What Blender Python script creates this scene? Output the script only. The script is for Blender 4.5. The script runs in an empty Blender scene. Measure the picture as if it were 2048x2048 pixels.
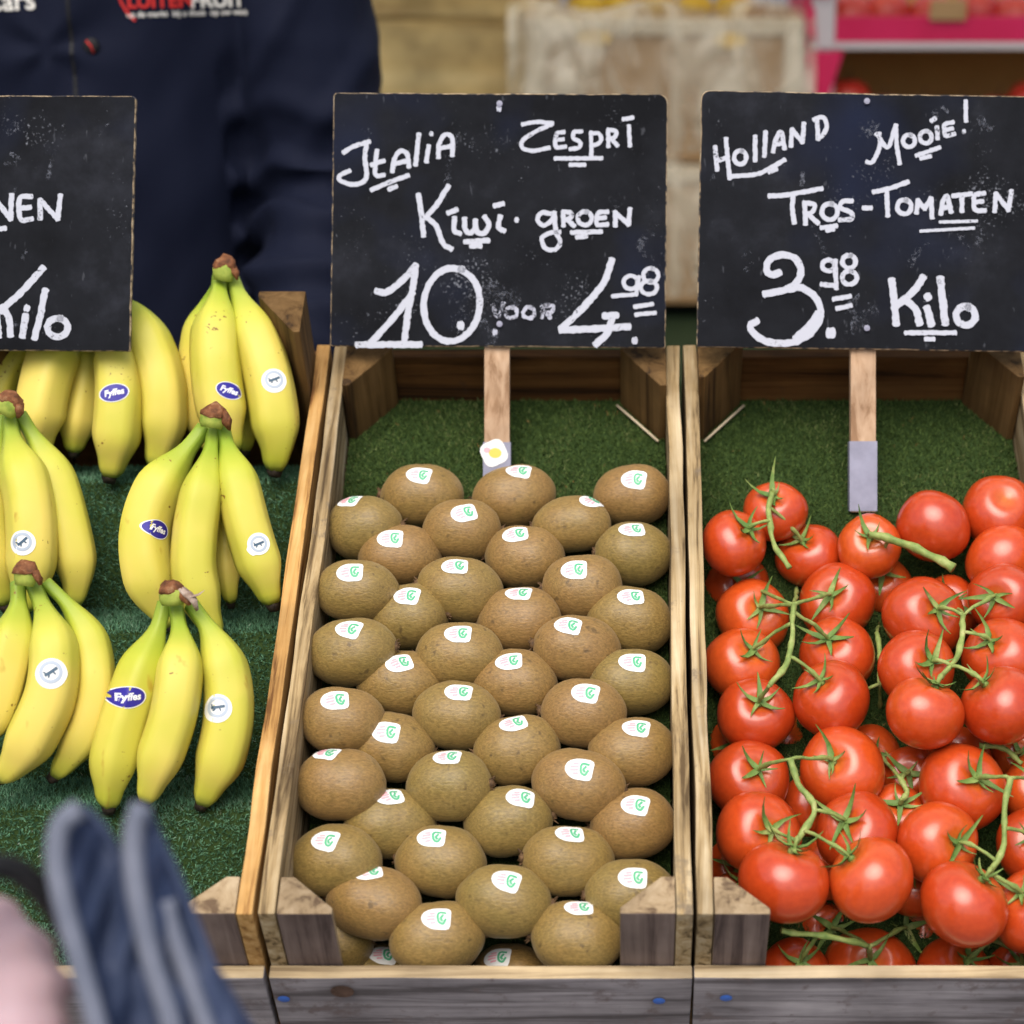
import bpy, bmesh, math, random
import numpy as np
from mathutils import Vector, Matrix, noise
from mathutils.bvhtree import BVHTree

random.seed(7)
rng = np.random.default_rng(7)
R = math.radians
scene = bpy.context.scene
COL = scene.collection

# ------------------------------------------------------------------ camera
PITCH = R(17.0)
FPX = 4172.0                 # focal length in pixels of the 2048 px photograph
PX, PY = 1255.0, 1024.0      # where the crates' long axis vanishes: the picture is an off-centre crop
CAM = Vector((0, 0, 1.45))
FWD = Vector((0, math.cos(PITCH), -math.sin(PITCH)))
UPV = Vector((0, math.sin(PITCH), math.cos(PITCH)))
RGT = Vector((1, 0, 0))
cam_d = bpy.data.cameras.new('camera')
cam = bpy.data.objects.new('camera', cam_d)
COL.objects.link(cam)
cam.location = CAM
cam.rotation_euler = (math.pi / 2 - PITCH, 0, 0)
cam_d.sensor_width = 36
cam_d.lens = 36 * FPX / 2048
cam_d.shift_x = (1024 - PX) / 2048
cam_d.shift_y = 0
cam_d.clip_start = 0.05
cam_d.clip_end = 5000
cam_d.dof.use_dof = True
cam_d.dof.focus_distance = 1.62
cam_d.dof.aperture_fstop = 4.6
scene.camera = cam
scene.render.resolution_x = scene.render.resolution_y = 1024

# ------------------------------------------------------------------ light: bright overcast, open street behind the camera
SUN_EL, SUN_AZ = R(56), R(190)      # azimuth of the direction towards the sun, clockwise from +Y
world = bpy.data.worlds.new('World')
scene.world = world
world.use_nodes = True
wn = world.node_tree.nodes
wl = world.node_tree.links
sky = wn.new('ShaderNodeTexSky')
sky.sky_type = 'NISHITA'
sky.sun_disc = False
sky.sun_elevation = SUN_EL
sky.sun_rotation = SUN_AZ
sky.dust_density = 4.0
sky.air_density = 1.0
bg = wn['Background']
bg.inputs['Strength'].default_value = 0.10
wl.new(sky.outputs['Color'], bg.inputs['Color'])
sun_d = bpy.data.lights.new('sun', 'SUN')
sun_d.energy = 1.5
sun_d.angle = R(50)
sun_d.color = (1.0, 0.96, 0.90)
sun = bpy.data.objects.new('sun', sun_d)
COL.objects.link(sun)
sdir = Vector((math.sin(SUN_AZ) * math.cos(SUN_EL), math.cos(SUN_AZ) * math.cos(SUN_EL), math.sin(SUN_EL)))
sun.rotation_euler = sdir.to_track_quat('Z', 'Y').to_euler()
sun.location = (0, -3, 5)
vs = scene.view_settings
vs.view_transform = 'Standard'
vs.look = 'None'
vs.exposure = 0.9
vs.gamma = 1.0
vs.use_curve_mapping = False

# ------------------------------------------------------------------ projection helpers (used to read places off the photograph)
def ray(px, py):
    return (RGT * ((px - PX) / FPX) + UPV * ((PY - py) / FPX) + FWD)
def at(px, py, d):
    return CAM + ray(px, py) * d
K = 2048 / 1932.0
# crate frame: u = X, v = up the slope, n = normal of the slope
TILT = R(31)
VV = Vector((0, math.cos(TILT), math.sin(TILT)))
NN = Vector((0, -math.sin(TILT), math.cos(TILT)))
ORG = at(PX, 1830, 1.44)                 # rim front edge, u = 0
def W(u, v, n):
    return ORG + RGT * u + VV * v + NN * n
def on_slope(px, py, n):
    r = ray(px, py)
    t = ((ORG + NN * n - CAM).dot(NN)) / r.dot(NN)
    return CAM + r * t
def depth_of(p):
    return (p - CAM).dot(FWD)
def vn(p):
    q = p - ORG
    return q.dot(VV), q.dot(NN)

# ------------------------------------------------------------------ materials
def new_mat(name):
    m = bpy.data.materials.new(name)
    m.use_nodes = True
    nt = m.node_tree
    return m, nt, nt.nodes['Principled BSDF']
def setp(b, **kw):
    names = dict(rough='Roughness', spec='Specular IOR Level', sheen='Sheen Weight', coat='Coat Weight', coatr='Coat Roughness',
                 sss='Subsurface Weight', sssr='Subsurface Scale', metal='Metallic', trans='Transmission Weight')
    for k, v in kw.items():
        b.inputs[names[k]].default_value = v
def ramp(nt, stops):
    n = nt.nodes.new('ShaderNodeValToRGB')
    e = n.color_ramp.elements
    e[0].position, e[0].color = stops[0][0], (*stops[0][1], 1)
    e[1].position, e[1].color = stops[-1][0], (*stops[-1][1], 1)
    for p, c in stops[1:-1]:
        x = e.new(p); x.color = (*c, 1)
    return n
def coords(nt, stretch=(1, 1, 1), kind='Object', rnd=True):
    tc = nt.nodes.new('ShaderNodeTexCoord')
    mp = nt.nodes.new('ShaderNodeMapping')
    mp.inputs['Scale'].default_value = stretch
    nt.links.new(tc.outputs[kind], mp.inputs['Vector'])
    if rnd:
        oi = nt.nodes.new('ShaderNodeObjectInfo')
        mu = nt.nodes.new('ShaderNodeMath'); mu.operation = 'MULTIPLY'; mu.inputs[1].default_value = 37.0
        nt.links.new(oi.outputs['Random'], mu.inputs[0])
        nt.links.new(mu.outputs[0], mp.inputs['Location'])
    return mp
def nz(nt, vec, scale, detail=5, rough=.55, dist=0):
    n = nt.nodes.new('ShaderNodeTexNoise')
    n.inputs['Scale'].default_value = scale
    n.inputs['Detail'].default_value = detail
    n.inputs['Roughness'].default_value = rough
    n.inputs['Distortion'].default_value = dist
    nt.links.new(vec.outputs[0], n.inputs['Vector'])
    return n
def mixc(nt, fac, a, b, mode='MIX'):
    n = nt.nodes.new('ShaderNodeMix'); n.data_type = 'RGBA'; n.blend_type = mode
    for sock, v in ((n.inputs[0], fac), (n.inputs[6], a), (n.inputs[7], b)):
        if isinstance(v, (int, float)): sock.default_value = v
        elif isinstance(v, tuple): sock.default_value = (*v, 1)
        else: nt.links.new(v, sock)
    return n.outputs[2]
def bump(nt, b, h, strength, dist=.001):
    n = nt.nodes.new('ShaderNodeBump')
    n.inputs['Strength'].default_value = strength
    n.inputs['Distance'].default_value = dist
    nt.links.new(h, n.inputs['Height'])
    nt.links.new(n.outputs[0], b.inputs['Normal'])
def plain(name, c, **kw):
    m, nt, b = new_mat(name)
    b.inputs['Base Color'].default_value = (*c, 1)
    setp(b, **{**dict(rough=.6, spec=.3), **kw})
    return m
def noisy(name, stops, scale, stretch=(1, 1, 1), detail=6, bstr=.3, bdist=.001, bscale=None, dist=0, **kw):
    m, nt, b = new_mat(name)
    v = coords(nt, stretch)
    n = nz(nt, v, scale, detail, .6, dist)
    r = ramp(nt, stops)
    nt.links.new(n.outputs['Fac'], r.inputs[0])
    nt.links.new(r.outputs[0], b.inputs['Base Color'])
    if bstr:
        h = n if bscale is None else nz(nt, v, bscale, 4)
        bump(nt, b, h.outputs['Fac'], bstr, bdist)
    setp(b, **{**dict(rough=.7, spec=.25), **kw})
    return m
def wood(name, dark, mid, light, axis, scale=60, stain=None, bdist=.0009, rough=.75):
    """grain runs along axis 0/1/2 of object space"""
    m, nt, b = new_mat(name)
    st = [1, 1, 1]; st[axis] = .05
    v = coords(nt, tuple(st))
    n = nz(nt, v, scale, 7, .65, .6)
    r = ramp(nt, [(.36, dark), (.47, mid), (.66, light)])
    nt.links.new(n.outputs['Fac'], r.inputs[0])
    v2 = coords(nt, (1, 1, 1))
    n2 = nz(nt, v2, 9, 4, .6)
    r2 = ramp(nt, [(.35, (.62, .60, .58)), (.65, (1.1, 1.08, 1.05))])
    nt.links.new(n2.outputs['Fac'], r2.inputs[0])
    c = mixc(nt, 1.0, r.outputs[0], r2.outputs[0], 'MULTIPLY')
    if stain:
        n3 = nz(nt, v2, stain[1], 5, .7)
        r3 = ramp(nt, [(stain[2], (0, 0, 0)), (stain[2] + .12, (1, 1, 1))])
        nt.links.new(n3.outputs['Fac'], r3.inputs[0])
        c = mixc(nt, r3.outputs[0], c, stain[0])
    nt.links.new(c, b.inputs['Base Color'])
    bump(nt, b, n.outputs['Fac'], .6, bdist)
    setp(b, rough=rough, spec=.2)
    return m

M_RIM = wood('weathered_pine', (.10, .065, .03), (.36, .26, .13), (.54, .44, .28), 1, 110, ((.17, .13, .085), 30, .58))
M_PLY = wood('orange_plywood', (.17, .075, .022), (.50, .28, .09), (.66, .43, .18), 1, 140)
M_POST = wood('post_wood', (.13, .085, .05), (.34, .25, .145), (.46, .36, .23), 2, 60)
M_POSTF = wood('grey_brown_wood', (.085, .06, .055), (.17, .125, .11), (.26, .20, .175), 2, 95)
M_RAIL = wood('grey_weathered_wood', (.14, .125, .13), (.29, .268, .285), (.46, .43, .45), 0, 75, ((.17, .135, .13), 34, .55))
M_RAILTOP = wood('rail_top_wood', (.22, .16, .09), (.44, .34, .2), (.6, .5, .34), 0, 55)
M_DARKW = wood('brown_stained_wood', (.03, .013, .004), (.115, .050, .013), (.20, .10, .03), 0, 45, ((.05, .03, .02), 14, .62))
M_DARKV = wood('brown_post_wood', (.032, .016, .005), (.11, .060, .018), (.18, .105, .038), 2, 60)
M_STAKE = wood('planed_stake_wood', (.30, .18, .10), (.48, .32, .20), (.60, .43, .29), 2, 90)
M_TAPE = noisy('grey_tape', [(.3, (.22, .22, .28)), (.7, (.30, .30, .38))], 60, bstr=.15, rough=.45)
M_BLUE = plain('blue_nail_head', (.05, .14, .48), rough=.45)
M_KNOT = noisy('wood_knot', [(.3, (.05, .028, .018)), (.7, (.17, .10, .07))], 120)

# chalkboard face
def board_mat():
    m, nt, b = new_mat('chalkboard_paint')
    v = coords(nt)
    big = nz(nt, v, 9, 6, .7)
    r = ramp(nt, [(.35, (.0065, .007, .0085)), (.55, (.0115, .0125, .0155)), (.75, (.026, .028, .036))])
    nt.links.new(big.outputs['Fac'], r.inputs[0])
    blue = nz(nt, v, 5, 3, .6)
    rb = ramp(nt, [(.52, (0, 0, 0)), (.72, (1, 1, 1))])
    nt.links.new(blue.outputs['Fac'], rb.inputs[0])
    c = mixc(nt, rb.outputs[0], r.outputs[0], (.011, .015, .034))
    sp = nz(nt, v, 420, 2, .6)
    pat = nz(nt, v, 14, 3, .6)
    ma = nt.nodes.new('ShaderNodeMath'); ma.operation = 'MULTIPLY'
    nt.links.new(sp.outputs['Fac'], ma.inputs[0]); nt.links.new(pat.outputs['Fac'], ma.inputs[1])
    rs = ramp(nt, [(.385, (0, 0, 0)), (.47, (.75, .75, .75))])
    nt.links.new(ma.outputs[0], rs.inputs[0])
    c = mixc(nt, rs.outputs[0], c, (.20, .21, .24))
    # long thin scratches
    vs_ = coords(nt, (1, 1, .06))
    sc = nz(nt, vs_, 230, 2, .5)
    r3 = ramp(nt, [(.70, (0, 0, 0)), (.76, (.35, .35, .35))])
    nt.links.new(sc.outputs['Fac'], r3.inputs[0])
    c = mixc(nt, r3.outputs[0], c, (.10, .105, .12))
    nt.links.new(c, b.inputs['Base Color'])
    bump(nt, b, sp.outputs['Fac'], .15, .0004)
    setp(b, rough=.75, spec=.06)
    return m
M_BOARD = board_mat()
M_BEDGE = noisy('worn_board_edge', [(.42, (.03, .03, .035)), (.52, (.30, .22, .13)), (.7, (.50, .40, .27))], 150, bstr=.4)
def chalk_mat(name, c, lo, hi, scale=520):
    m, nt, b = new_mat(name)
    v = coords(nt)
    n = nz(nt, v, scale, 3, .7)
    n2 = nz(nt, v, 45, 3, .6)
    ma = nt.nodes.new('ShaderNodeMath'); ma.operation = 'ADD'
    nt.links.new(n.outputs['Fac'], ma.inputs[0]); nt.links.new(n2.outputs['Fac'], ma.inputs[1])
    r = ramp(nt, [(lo, (0, 0, 0)), (hi, (1, 1, 1))])
    hv = nt.nodes.new('ShaderNodeMath'); hv.operation = 'MULTIPLY'; hv.inputs[1].default_value = .5
    nt.links.new(ma.outputs[0], hv.inputs[0])
    nt.links.new(hv.outputs[0], r.inputs[0])
    nt.links.new(r.outputs[0], b.inputs['Alpha'])
    b.inputs['Base Color'].default_value = (*c, 1)
    setp(b, rough=.9, spec=.1)
    return m
M_CHALK = chalk_mat('white_chalk_paint', (.46, .475, .53), .34, .41)
M_CHALKW = chalk_mat('worn_chalk_paint', (.42, .43, .50), .42, .52, 700)
M_SMUDGE = chalk_mat('chalk_smudge', (.15, .16, .19), .52, .70, 420)

# fruit
def banana_mat():
    m, nt, b = new_mat('banana_peel')
    uv = nt.nodes.new('ShaderNodeUVMap')
    sx = nt.nodes.new('ShaderNodeSeparateXYZ')
    nt.links.new(uv.outputs[0], sx.inputs[0])
    v = coords(nt)
    n = nz(nt, v, 28, 3, .5)
    ad = nt.nodes.new('ShaderNodeMath'); ad.operation = 'MULTIPLY_ADD'; ad.inputs[1].default_value = .10; ad.inputs[2].default_value = -.05
    nt.links.new(n.outputs['Fac'], ad.inputs[0])
    su = nt.nodes.new('ShaderNodeMath'); su.operation = 'ADD'
    nt.links.new(ad.outputs[0], su.inputs[0]); nt.links.new(sx.outputs['Y'], su.inputs[1])
    Y = (.655, .545, .092)
    r = ramp(nt, [(.0, (.20, .30, .03)), (.13, (.30, .38, .035)), (.28, (.52, .50, .06)), (.48, Y), (.86, Y), (.94, (.60, .55, .065)), (1.0, (.36, .40, .05))])
    nt.links.new(su.outputs[0], r.inputs[0])
    # faint green side streaks / pale faces
    n2 = nz(nt, v, 11, 3, .5)
    r2 = ramp(nt, [(.40, (.84, .93, .72)), (.62, (1.06, 1.02, 1.25))])
    nt.links.new(n2.outputs['Fac'], r2.inputs[0])
    c = mixc(nt, 1.0, r.outputs[0], r2.outputs[0], 'MULTIPLY')
    sp = nz(nt, v, 330, 1, .5)
    pat = nz(nt, v, 40, 2, .5)
    ma = nt.nodes.new('ShaderNodeMath'); ma.operation = 'MULTIPLY'
    nt.links.new(sp.outputs['Fac'], ma.inputs[0]); nt.links.new(pat.outputs['Fac'], ma.inputs[1])
    rs = ramp(nt, [(.44, (0, 0, 0)), (.50, (1, 1, 1))])
    nt.links.new(ma.outputs[0], rs.inputs[0])
    c = mixc(nt, rs.outputs[0], c, (.22, .12, .02))
    sc = nz(nt, coords(nt, (1, 1, .35)), 55, 3, .6)
    r4 = ramp(nt, [(.665, (0, 0, 0)), (.74, (.7, .7, .7))])
    nt.links.new(sc.outputs['Fac'], r4.inputs[0])
    c = mixc(nt, r4.outputs[0], c, (.42, .26, .03))
    nt.links.new(c, b.inputs['Base Color'])
    bump(nt, b, sp.outputs['Fac'], .08, .0004)
    setp(b, rough=.48, spec=.3, sss=.12, sssr=.004)
    b.inputs['Subsurface Radius'].default_value = (1, .6, .15)
    return m
M_BAN = banana_mat()
M_BTIP = noisy('banana_tip_black', [(.3, (.008, .007, .006)), (.7, (.05, .035, .022))], 260, bstr=.6)
M_CROWN = noisy('banana_crown_brown', [(.3, (.06, .022, .009)), (.55, (.20, .075, .028)), (.75, (.34, .20, .10))], 150, bstr=.9, bdist=.002)
M_CUT = noisy('banana_crown_green', [(.3, (.17, .24, .03)), (.7, (.36, .40, .07))], 120, bstr=.3)
M_DRY = noisy('dried_crown_skin', [(.3, (.20, .13, .09)), (.7, (.48, .38, .31))], 180, bstr=.8, bdist=.002)

def kiwi_mat():
    m, nt, b = new_mat('kiwi_skin')
    v = coords(nt)
    oi = nt.nodes.new('ShaderNodeObjectInfo')
    n = nz(nt, v, 45, 4, .6)
    add = nt.nodes.new('ShaderNodeMath'); add.operation = 'MULTIPLY_ADD'; add.inputs[1].default_value = .55
    nt.links.new(oi.outputs['Random'], add.inputs[0])
    hf = nt.nodes.new('ShaderNodeMath'); hf.operation = 'MULTIPLY'; hf.inputs[1].default_value = .5
    nt.links.new(n.outputs['Fac'], hf.inputs[0]); nt.links.new(hf.outputs[0], add.inputs[2])
    r = ramp(nt, [(.2, (.215, .156, .043)), (.5, (.240, .156, .045)), (.8, (.250, .145, .047))])
    nt.links.new(add.outputs[0], r.inputs[0])
    f = nz(nt, coords(nt, (.35, 1, 1)), 700, 3, .7)
    rf = ramp(nt, [(.3, (.62, .60, .54)), (.7, (1.28, 1.26, 1.2))])
    nt.links.new(f.outputs['Fac'], rf.inputs[0])
    c = mixc(nt, 1.0, r.outputs[0], rf.outputs[0], 'MULTIPLY')
    sp = nz(nt, v, 130, 2, .5)
    rs = ramp(nt, [(.66, (0, 0, 0)), (.74, (.7, .7, .7))])
    nt.links.new(sp.outputs['Fac'], rs.inputs[0])
    c = mixc(nt, rs.outputs[0], c, (.075, .045, .015))
    nt.links.new(c, b.inputs['Base Color'])
    bump(nt, b, f.outputs['Fac'], .55, .0008)
    setp(b, rough=.42, spec=.45, sheen=.15)
    b.inputs['Sheen Roughness'].default_value = .5
    b.inputs['Sheen Tint'].default_value = (.9, .75, .5, 1)
    return m
M_KIWI = kiwi_mat()
M_KSTEM = noisy('kiwi_stem_brown', [(.3, (.035, .02, .01)), (.7, (.16, .09, .04))], 300, bstr=.8)
M_PAPER = plain('sticker_white', (.80, .80, .77), rough=.45)
M_PINK = plain('sticker_pink', (.80, .40, .44), rough=.45)
M_GREEN = plain('sticker_green', (.10, .42, .22), rough=.45)
M_FBLUE = plain('sticker_blue', (.030, .022, .26), rough=.35)
M_FWHITE = plain('sticker_print_white', (.80, .80, .84), rough=.4)
M_GREYBL = plain('sticker_ring_grey', (.42, .48, .55), rough=.4)
M_FROG = plain('sticker_frog_slate', (.06, .11, .16), rough=.4)
M_YEL = plain('sticker_yellow', (.85, .55, .10), rough=.4)

def tomato_mat():
    m, nt, b = new_mat('tomato_skin')
    uv = nt.nodes.new('ShaderNodeUVMap')
    sx = nt.nodes.new('ShaderNodeSeparateXYZ')
    nt.links.new(uv.outputs[0], sx.inputs[0])
    v = coords(nt)
    n = nz(nt, v, 16, 3, .5)
    r = ramp(nt, [(.3, (.45, .036, .005)), (.6, (.51, .058, .008)), (.8, (.55, .085, .013))])
    nt.links.new(n.outputs['Fac'], r.inputs[0])
    r2 = ramp(nt, [(.0, (.62, .24, .03)), (.10, (.58, .11, .014)), (.24, (.53, .068, .010)), (1, (.51, .054, .008))])
    nt.links.new(sx.outputs['Y'], r2.inputs[0])
    c = mixc(nt, .5, r.outputs[0], r2.outputs[0])
    f = nz(nt, v, 240, 2, .5)
    rf = ramp(nt, [(.35, (.93, .9, .9)), (.65, (1.05, 1.1, 1.1))])
    nt.links.new(f.outputs['Fac'], rf.inputs[0])
    c = mixc(nt, 1.0, c, rf.outputs[0], 'MULTIPLY')
    nt.links.new(c, b.inputs['Base Color'])
    oi = nt.nodes.new('ShaderNodeObjectInfo')
    rv = ramp(nt, [(.0, (.86, .75, .8)), (.5, (1, 1, 1)), (1.0, (1.06, 1.3, 1.2))])
    nt.links.new(oi.outputs['Random'], rv.inputs[0])
    c = mixc(nt, 1.0, c, rv.outputs[0], 'MULTIPLY')
    nt.links.new(c, b.inputs['Base Color'])
    bump(nt, b, nz(nt, v, 60, 2).outputs['Fac'], .10, .0010)
    setp(b, rough=.30, spec=.5, sss=.08, sssr=.006, coat=.45, coatr=.17)
    b.inputs['Subsurface Radius'].default_value = (1, .25, .1)
    return m
M_TOM = tomato_mat()
M_VINE = noisy('tomato_vine_green', [(.3, (.12, .19, .045)), (.55, (.26, .32, .09)), (.75, (.42, .42, .17))], 90, bstr=.4, rough=.55)
M_SEPAL = noisy('tomato_sepal_green', [(.3, (.07, .15, .03)), (.55, (.17, .25, .06)), (.74, (.40, .38, .14))], 60, bstr=.3, rough=.55)
M_APPLE = noisy('red_apple_skin', [(.3, (.42, .012, .012)), (.7, (.58, .06, .03))], 30, bstr=0, rough=.28, spec=.5)

# turf
M_TURF = plain('turf_backing', (.028, .050, .014), rough=.95, spec=.1)
M_TB1 = [plain('turf_blade_dark', (.044, .078, .018), rough=.8, spec=.15), plain('turf_blade_mid', (.088, .138, .034), rough=.8, spec=.15), plain('turf_blade_pale', (.17, .20, .07), rough=.8, spec=.15), plain('turf_crumb', (.30, .17, .06), rough=.9, spec=.1)]
M_TB2 = [plain('stair_turf_dark', (.058, .145, .078), rough=.8, spec=.15), plain('stair_turf_mid', (.115, .25, .145), rough=.8, spec=.15), plain('stair_turf_pale', (.17, .29, .19), rough=.8, spec=.15), plain('stair_crumb', (.40, .45, .36), rough=.9, spec=.1)]
# people and bag
def cloth(name, a, b_, sheen=.1, scale=900):
    return noisy(name, [(.3, a), (.7, b_)], scale, bstr=.25, bdist=.0006, rough=.8, spec=.15, sheen=sheen)
M_NAVY = cloth('navy_work_cloth', (.0034, .0052, .0155), (.0052, .0078, .0215), .0)
M_PLACK = cloth('navy_placket', (.007, .010, .025), (.010, .014, .034), .03)
M_TROUS = cloth('dark_trousers', (.012, .012, .014), (.02, .02, .024))
M_BLACKC = cloth('black_coat', (.006, .006, .007), (.011, .011, .012))
M_SKIN = noisy('skin', [(.3, (.41, .28, .30)), (.7, (.48, .34, .37))], 30, bstr=.1, sss=.1, sssr=.004, rough=.5)
M_HAIR = noisy('brown_hair', [(.3, (.02, .012, .006)), (.7, (.07, .04, .02))], 60, (1, 1, .1), bstr=.8)
M_EYE = plain('eye_white', (.7, .7, .7), rough=.2)
M_SHOE = plain('shoe_leather', (.02, .016, .012), rough=.4)
M_BAG = noisy('slate_blue_fabric', [(.3, (.026, .040, .088)), (.7, (.046, .064, .122))], 60, bstr=.3, rough=.6, spec=.3)
M_BAGRIM = noisy('pale_bag_piping', [(.3, (.12, .135, .18)), (.7, (.18, .195, .245))], 40, bstr=.2, rough=.55)
M_BAGIN = plain('bag_lining', (.010, .017, .042), rough=.6)
M_STRAP = plain('black_strap', (.006, .006, .007), rough=.6)
M_RED = plain('print_red', (.55, .025, .02), rough=.6)
M_WPRINT = plain('print_white', (.72, .70, .64), rough=.6)
# background
M_BINW = wood('yellow_pine_bin', (.33, .21, .075), (.56, .40, .16), (.68, .53, .25), 0, 16, ((.36, .23, .09), 5, .6), .002)
M_CARD = noisy('brown_cardboard', [(.3, (.38, .22, .09)), (.7, (.46, .29, .14))], 12, bstr=.1, rough=.85)
M_CARDIN = noisy('carton_inside', [(.3, (.50, .28, .09)), (.7, (.58, .34, .12))], 10, bstr=.1, rough=.85)
M_MAG = noisy('magenta_carton_print', [(.3, (.60, .012, .075)), (.7, (.70, .02, .11))], 8, bstr=0, rough=.4)
M_CWHITE = plain('carton_white', (.62, .56, .55), rough=.6)
M_CREAM = plain('cream_board', (.60, .50, .34), rough=.7)
def film_mat():
    m, nt, b = new_mat('clear_plastic_film')
    v = coords(nt, rnd=False)
    n = nz(nt, coords(nt, (1.5, 1, .55), rnd=False), 9, 4, .55, 1.2)
    r = ramp(nt, [(.38, (.12, .12, .12)), (.66, (.74, .74, .74))])
    nt.links.new(n.outputs['Fac'], r.inputs[0])
    nt.links.new(r.outputs[0], b.inputs['Alpha'])
    b.inputs['Base Color'].default_value = (.86, .77, .58, 1)
    setp(b, rough=.35, spec=.5)
    return m
M_FILM = film_mat()
M_GROUND = noisy('grey_paving', [(.3, (.10, .10, .10)), (.7, (.18, .175, .17))], 6, bstr=.2)
M_AWN = noisy('cream_shading_canvas', [(.3, (.62, .58, .50)), (.7, (.70, .66, .58))], 8, bstr=.1)  # canvas of the added awning, translucent to let light through to the back
_nt = M_AWN.node_tree
_tr = _nt.nodes.new('ShaderNodeBsdfTranslucent'); _tr.inputs['Color'].default_value = (.80, .76, .66, 1)
_mx = _nt.nodes.new('ShaderNodeMixShader'); _mx.inputs[0].default_value = .65
_nt.links.new(_nt.nodes['Principled BSDF'].outputs[0], _mx.inputs[1]); _nt.links.new(_tr.outputs[0], _mx.inputs[2])
_nt.links.new(_mx.outputs[0], _nt.nodes['Material Output'].inputs['Surface'])
M_TABLE = wood('stall_board', (.10, .06, .03), (.25, .16, .08), (.36, .25, .14), 0, 30)
M_STEEL = plain('galvanised_tube', (.35, .36, .37), rough=.45, metal=.8)
M_GCLOTH = noisy('dark_green_cloth', [(.3, (.010, .022, .006)), (.7, (.018, .035, .010))], 90, bstr=.3, rough=.9)

# ------------------------------------------------------------------ mesh helpers
def mesh(name, V, F, mats, smooth=False, midx=None, uv=None):
    me = bpy.data.meshes.new(name)
    me.from_pydata([tuple(v) for v in V], [], F)
    for m in (mats if isinstance(mats, (list, tuple)) else [mats]):
        me.materials.append(m)
    if midx is not None:
        me.polygons.foreach_set('material_index', midx)
    if smooth:
        me.polygons.foreach_set('use_smooth', [True] * len(me.polygons))
    if uv is not None:
        l = me.uv_layers.new(name='UVMap')
        vi = np.zeros(len(me.loops), dtype=np.int32)
        me.loops.foreach_get('vertex_index', vi)
        l.data.foreach_set('uv', np.asarray(uv, dtype=np.float32)[vi].ravel())
    me.update()
    return me
def link(name, me, parent=None):
    o = bpy.data.objects.new(name, me)
    COL.objects.link(o)
    if parent is not None:
        o.parent = parent
    return o
def obj(name, V, F, mats, parent=None, smooth=False, midx=None, uv=None):
    """vertices are given in world space; they are stored relative to the parent's frame"""
    if parent is not None:
        inv = frame(parent).inverted()
        V = [inv @ Vector(v) for v in V]
    return link(name, mesh(name, V, F, mats, smooth, midx, uv), parent)
def frame(o):
    m = Matrix.LocRotScale(o.location, o.rotation_euler, o.scale)
    return (frame(o.parent) @ m) if o.parent else m
def tag(o, label, cat, group=None):
    o['label'] = label
    o['category'] = cat
    if group: o['group'] = group
    return o
def thing(name, loc, label, cat, group=None, rot=(0, 0, 0)):
    o = bpy.data.objects.new(name, None)
    o.empty_display_size = .03
    COL.objects.link(o)
    o.location = loc
    o.rotation_euler = rot
    return tag(o, label, cat, group)
def structure(o):
    o['kind'] = 'structure'
    return o
def boxmesh(name, a, b, mats, bev=.001, seg=1, wob=0.0, sub=0, fmat=None):
    """box between local corners a and b; fmat(normal)->material index"""
    bm = bmesh.new()
    bmesh.ops.create_cube(bm, size=1)
    c = [(x + y) / 2 for x, y in zip(a, b)]
    s = [abs(y - x) for x, y in zip(a, b)]
    bmesh.ops.scale(bm, vec=s, verts=bm.verts)
    bmesh.ops.translate(bm, vec=c, verts=bm.verts)
    if sub:
        ax = s.index(max(s))
        es = [e for e in bm.edges if abs((e.verts[0].co - e.verts[1].co)[ax]) > s[ax] * .5]
        bmesh.ops.subdivide_edges(bm, edges=es, cuts=sub, use_grid_fill=True)
    if wob:
        sd = Vector((random.random() * 50, random.random() * 50, random.random() * 50))
        for v in bm.verts:
            v.co += noise.noise_vector(v.co * 14 + sd) * wob
    if bev:
        es = [e for e in bm.edges if len(e.link_faces) == 2 and e.calc_face_angle() > .6]
        bmesh.ops.bevel(bm, geom=es, offset=bev, segments=seg, affect='EDGES', profile=.6)
    bm.normal_update()
    if fmat:
        for f in bm.faces: f.material_index = fmat(f.normal)
    me = bpy.data.meshes.new(name)
    bm.to_mesh(me); bm.free()
    for m in (mats if isinstance(mats, (list, tuple)) else [mats]):
        me.materials.append(m)
    return me
def box(name, a, b, mats, parent=None, **kw):
    return link(name, boxmesh(name, a, b, mats, **kw), parent)
def catmull(P, n):
    P = [Vector(p) for p in P]
    Q = [P[0] * 2 - P[1]] + P + [P[-1] * 2 - P[-2]]
    L = [0]
    for a, b in zip(P, P[1:]): L.append(L[-1] + (b - a).length)
    out = []
    for i in range(n):
        s = L[-1] * i / (n - 1)
        k = 0
        while k < len(P) - 2 and s > L[k + 1]: k += 1
        t = (s - L[k]) / max(1e-9, L[k + 1] - L[k])
        p0, p1, p2, p3 = Q[k:k + 4]
        out.append(.5 * ((2 * p1) + (p2 - p0) * t + (2 * p0 - 5 * p1 + 4 * p2 - p3) * t * t + (3 * p1 - p0 - 3 * p2 + p3) * t ** 3))
    return out
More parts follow.
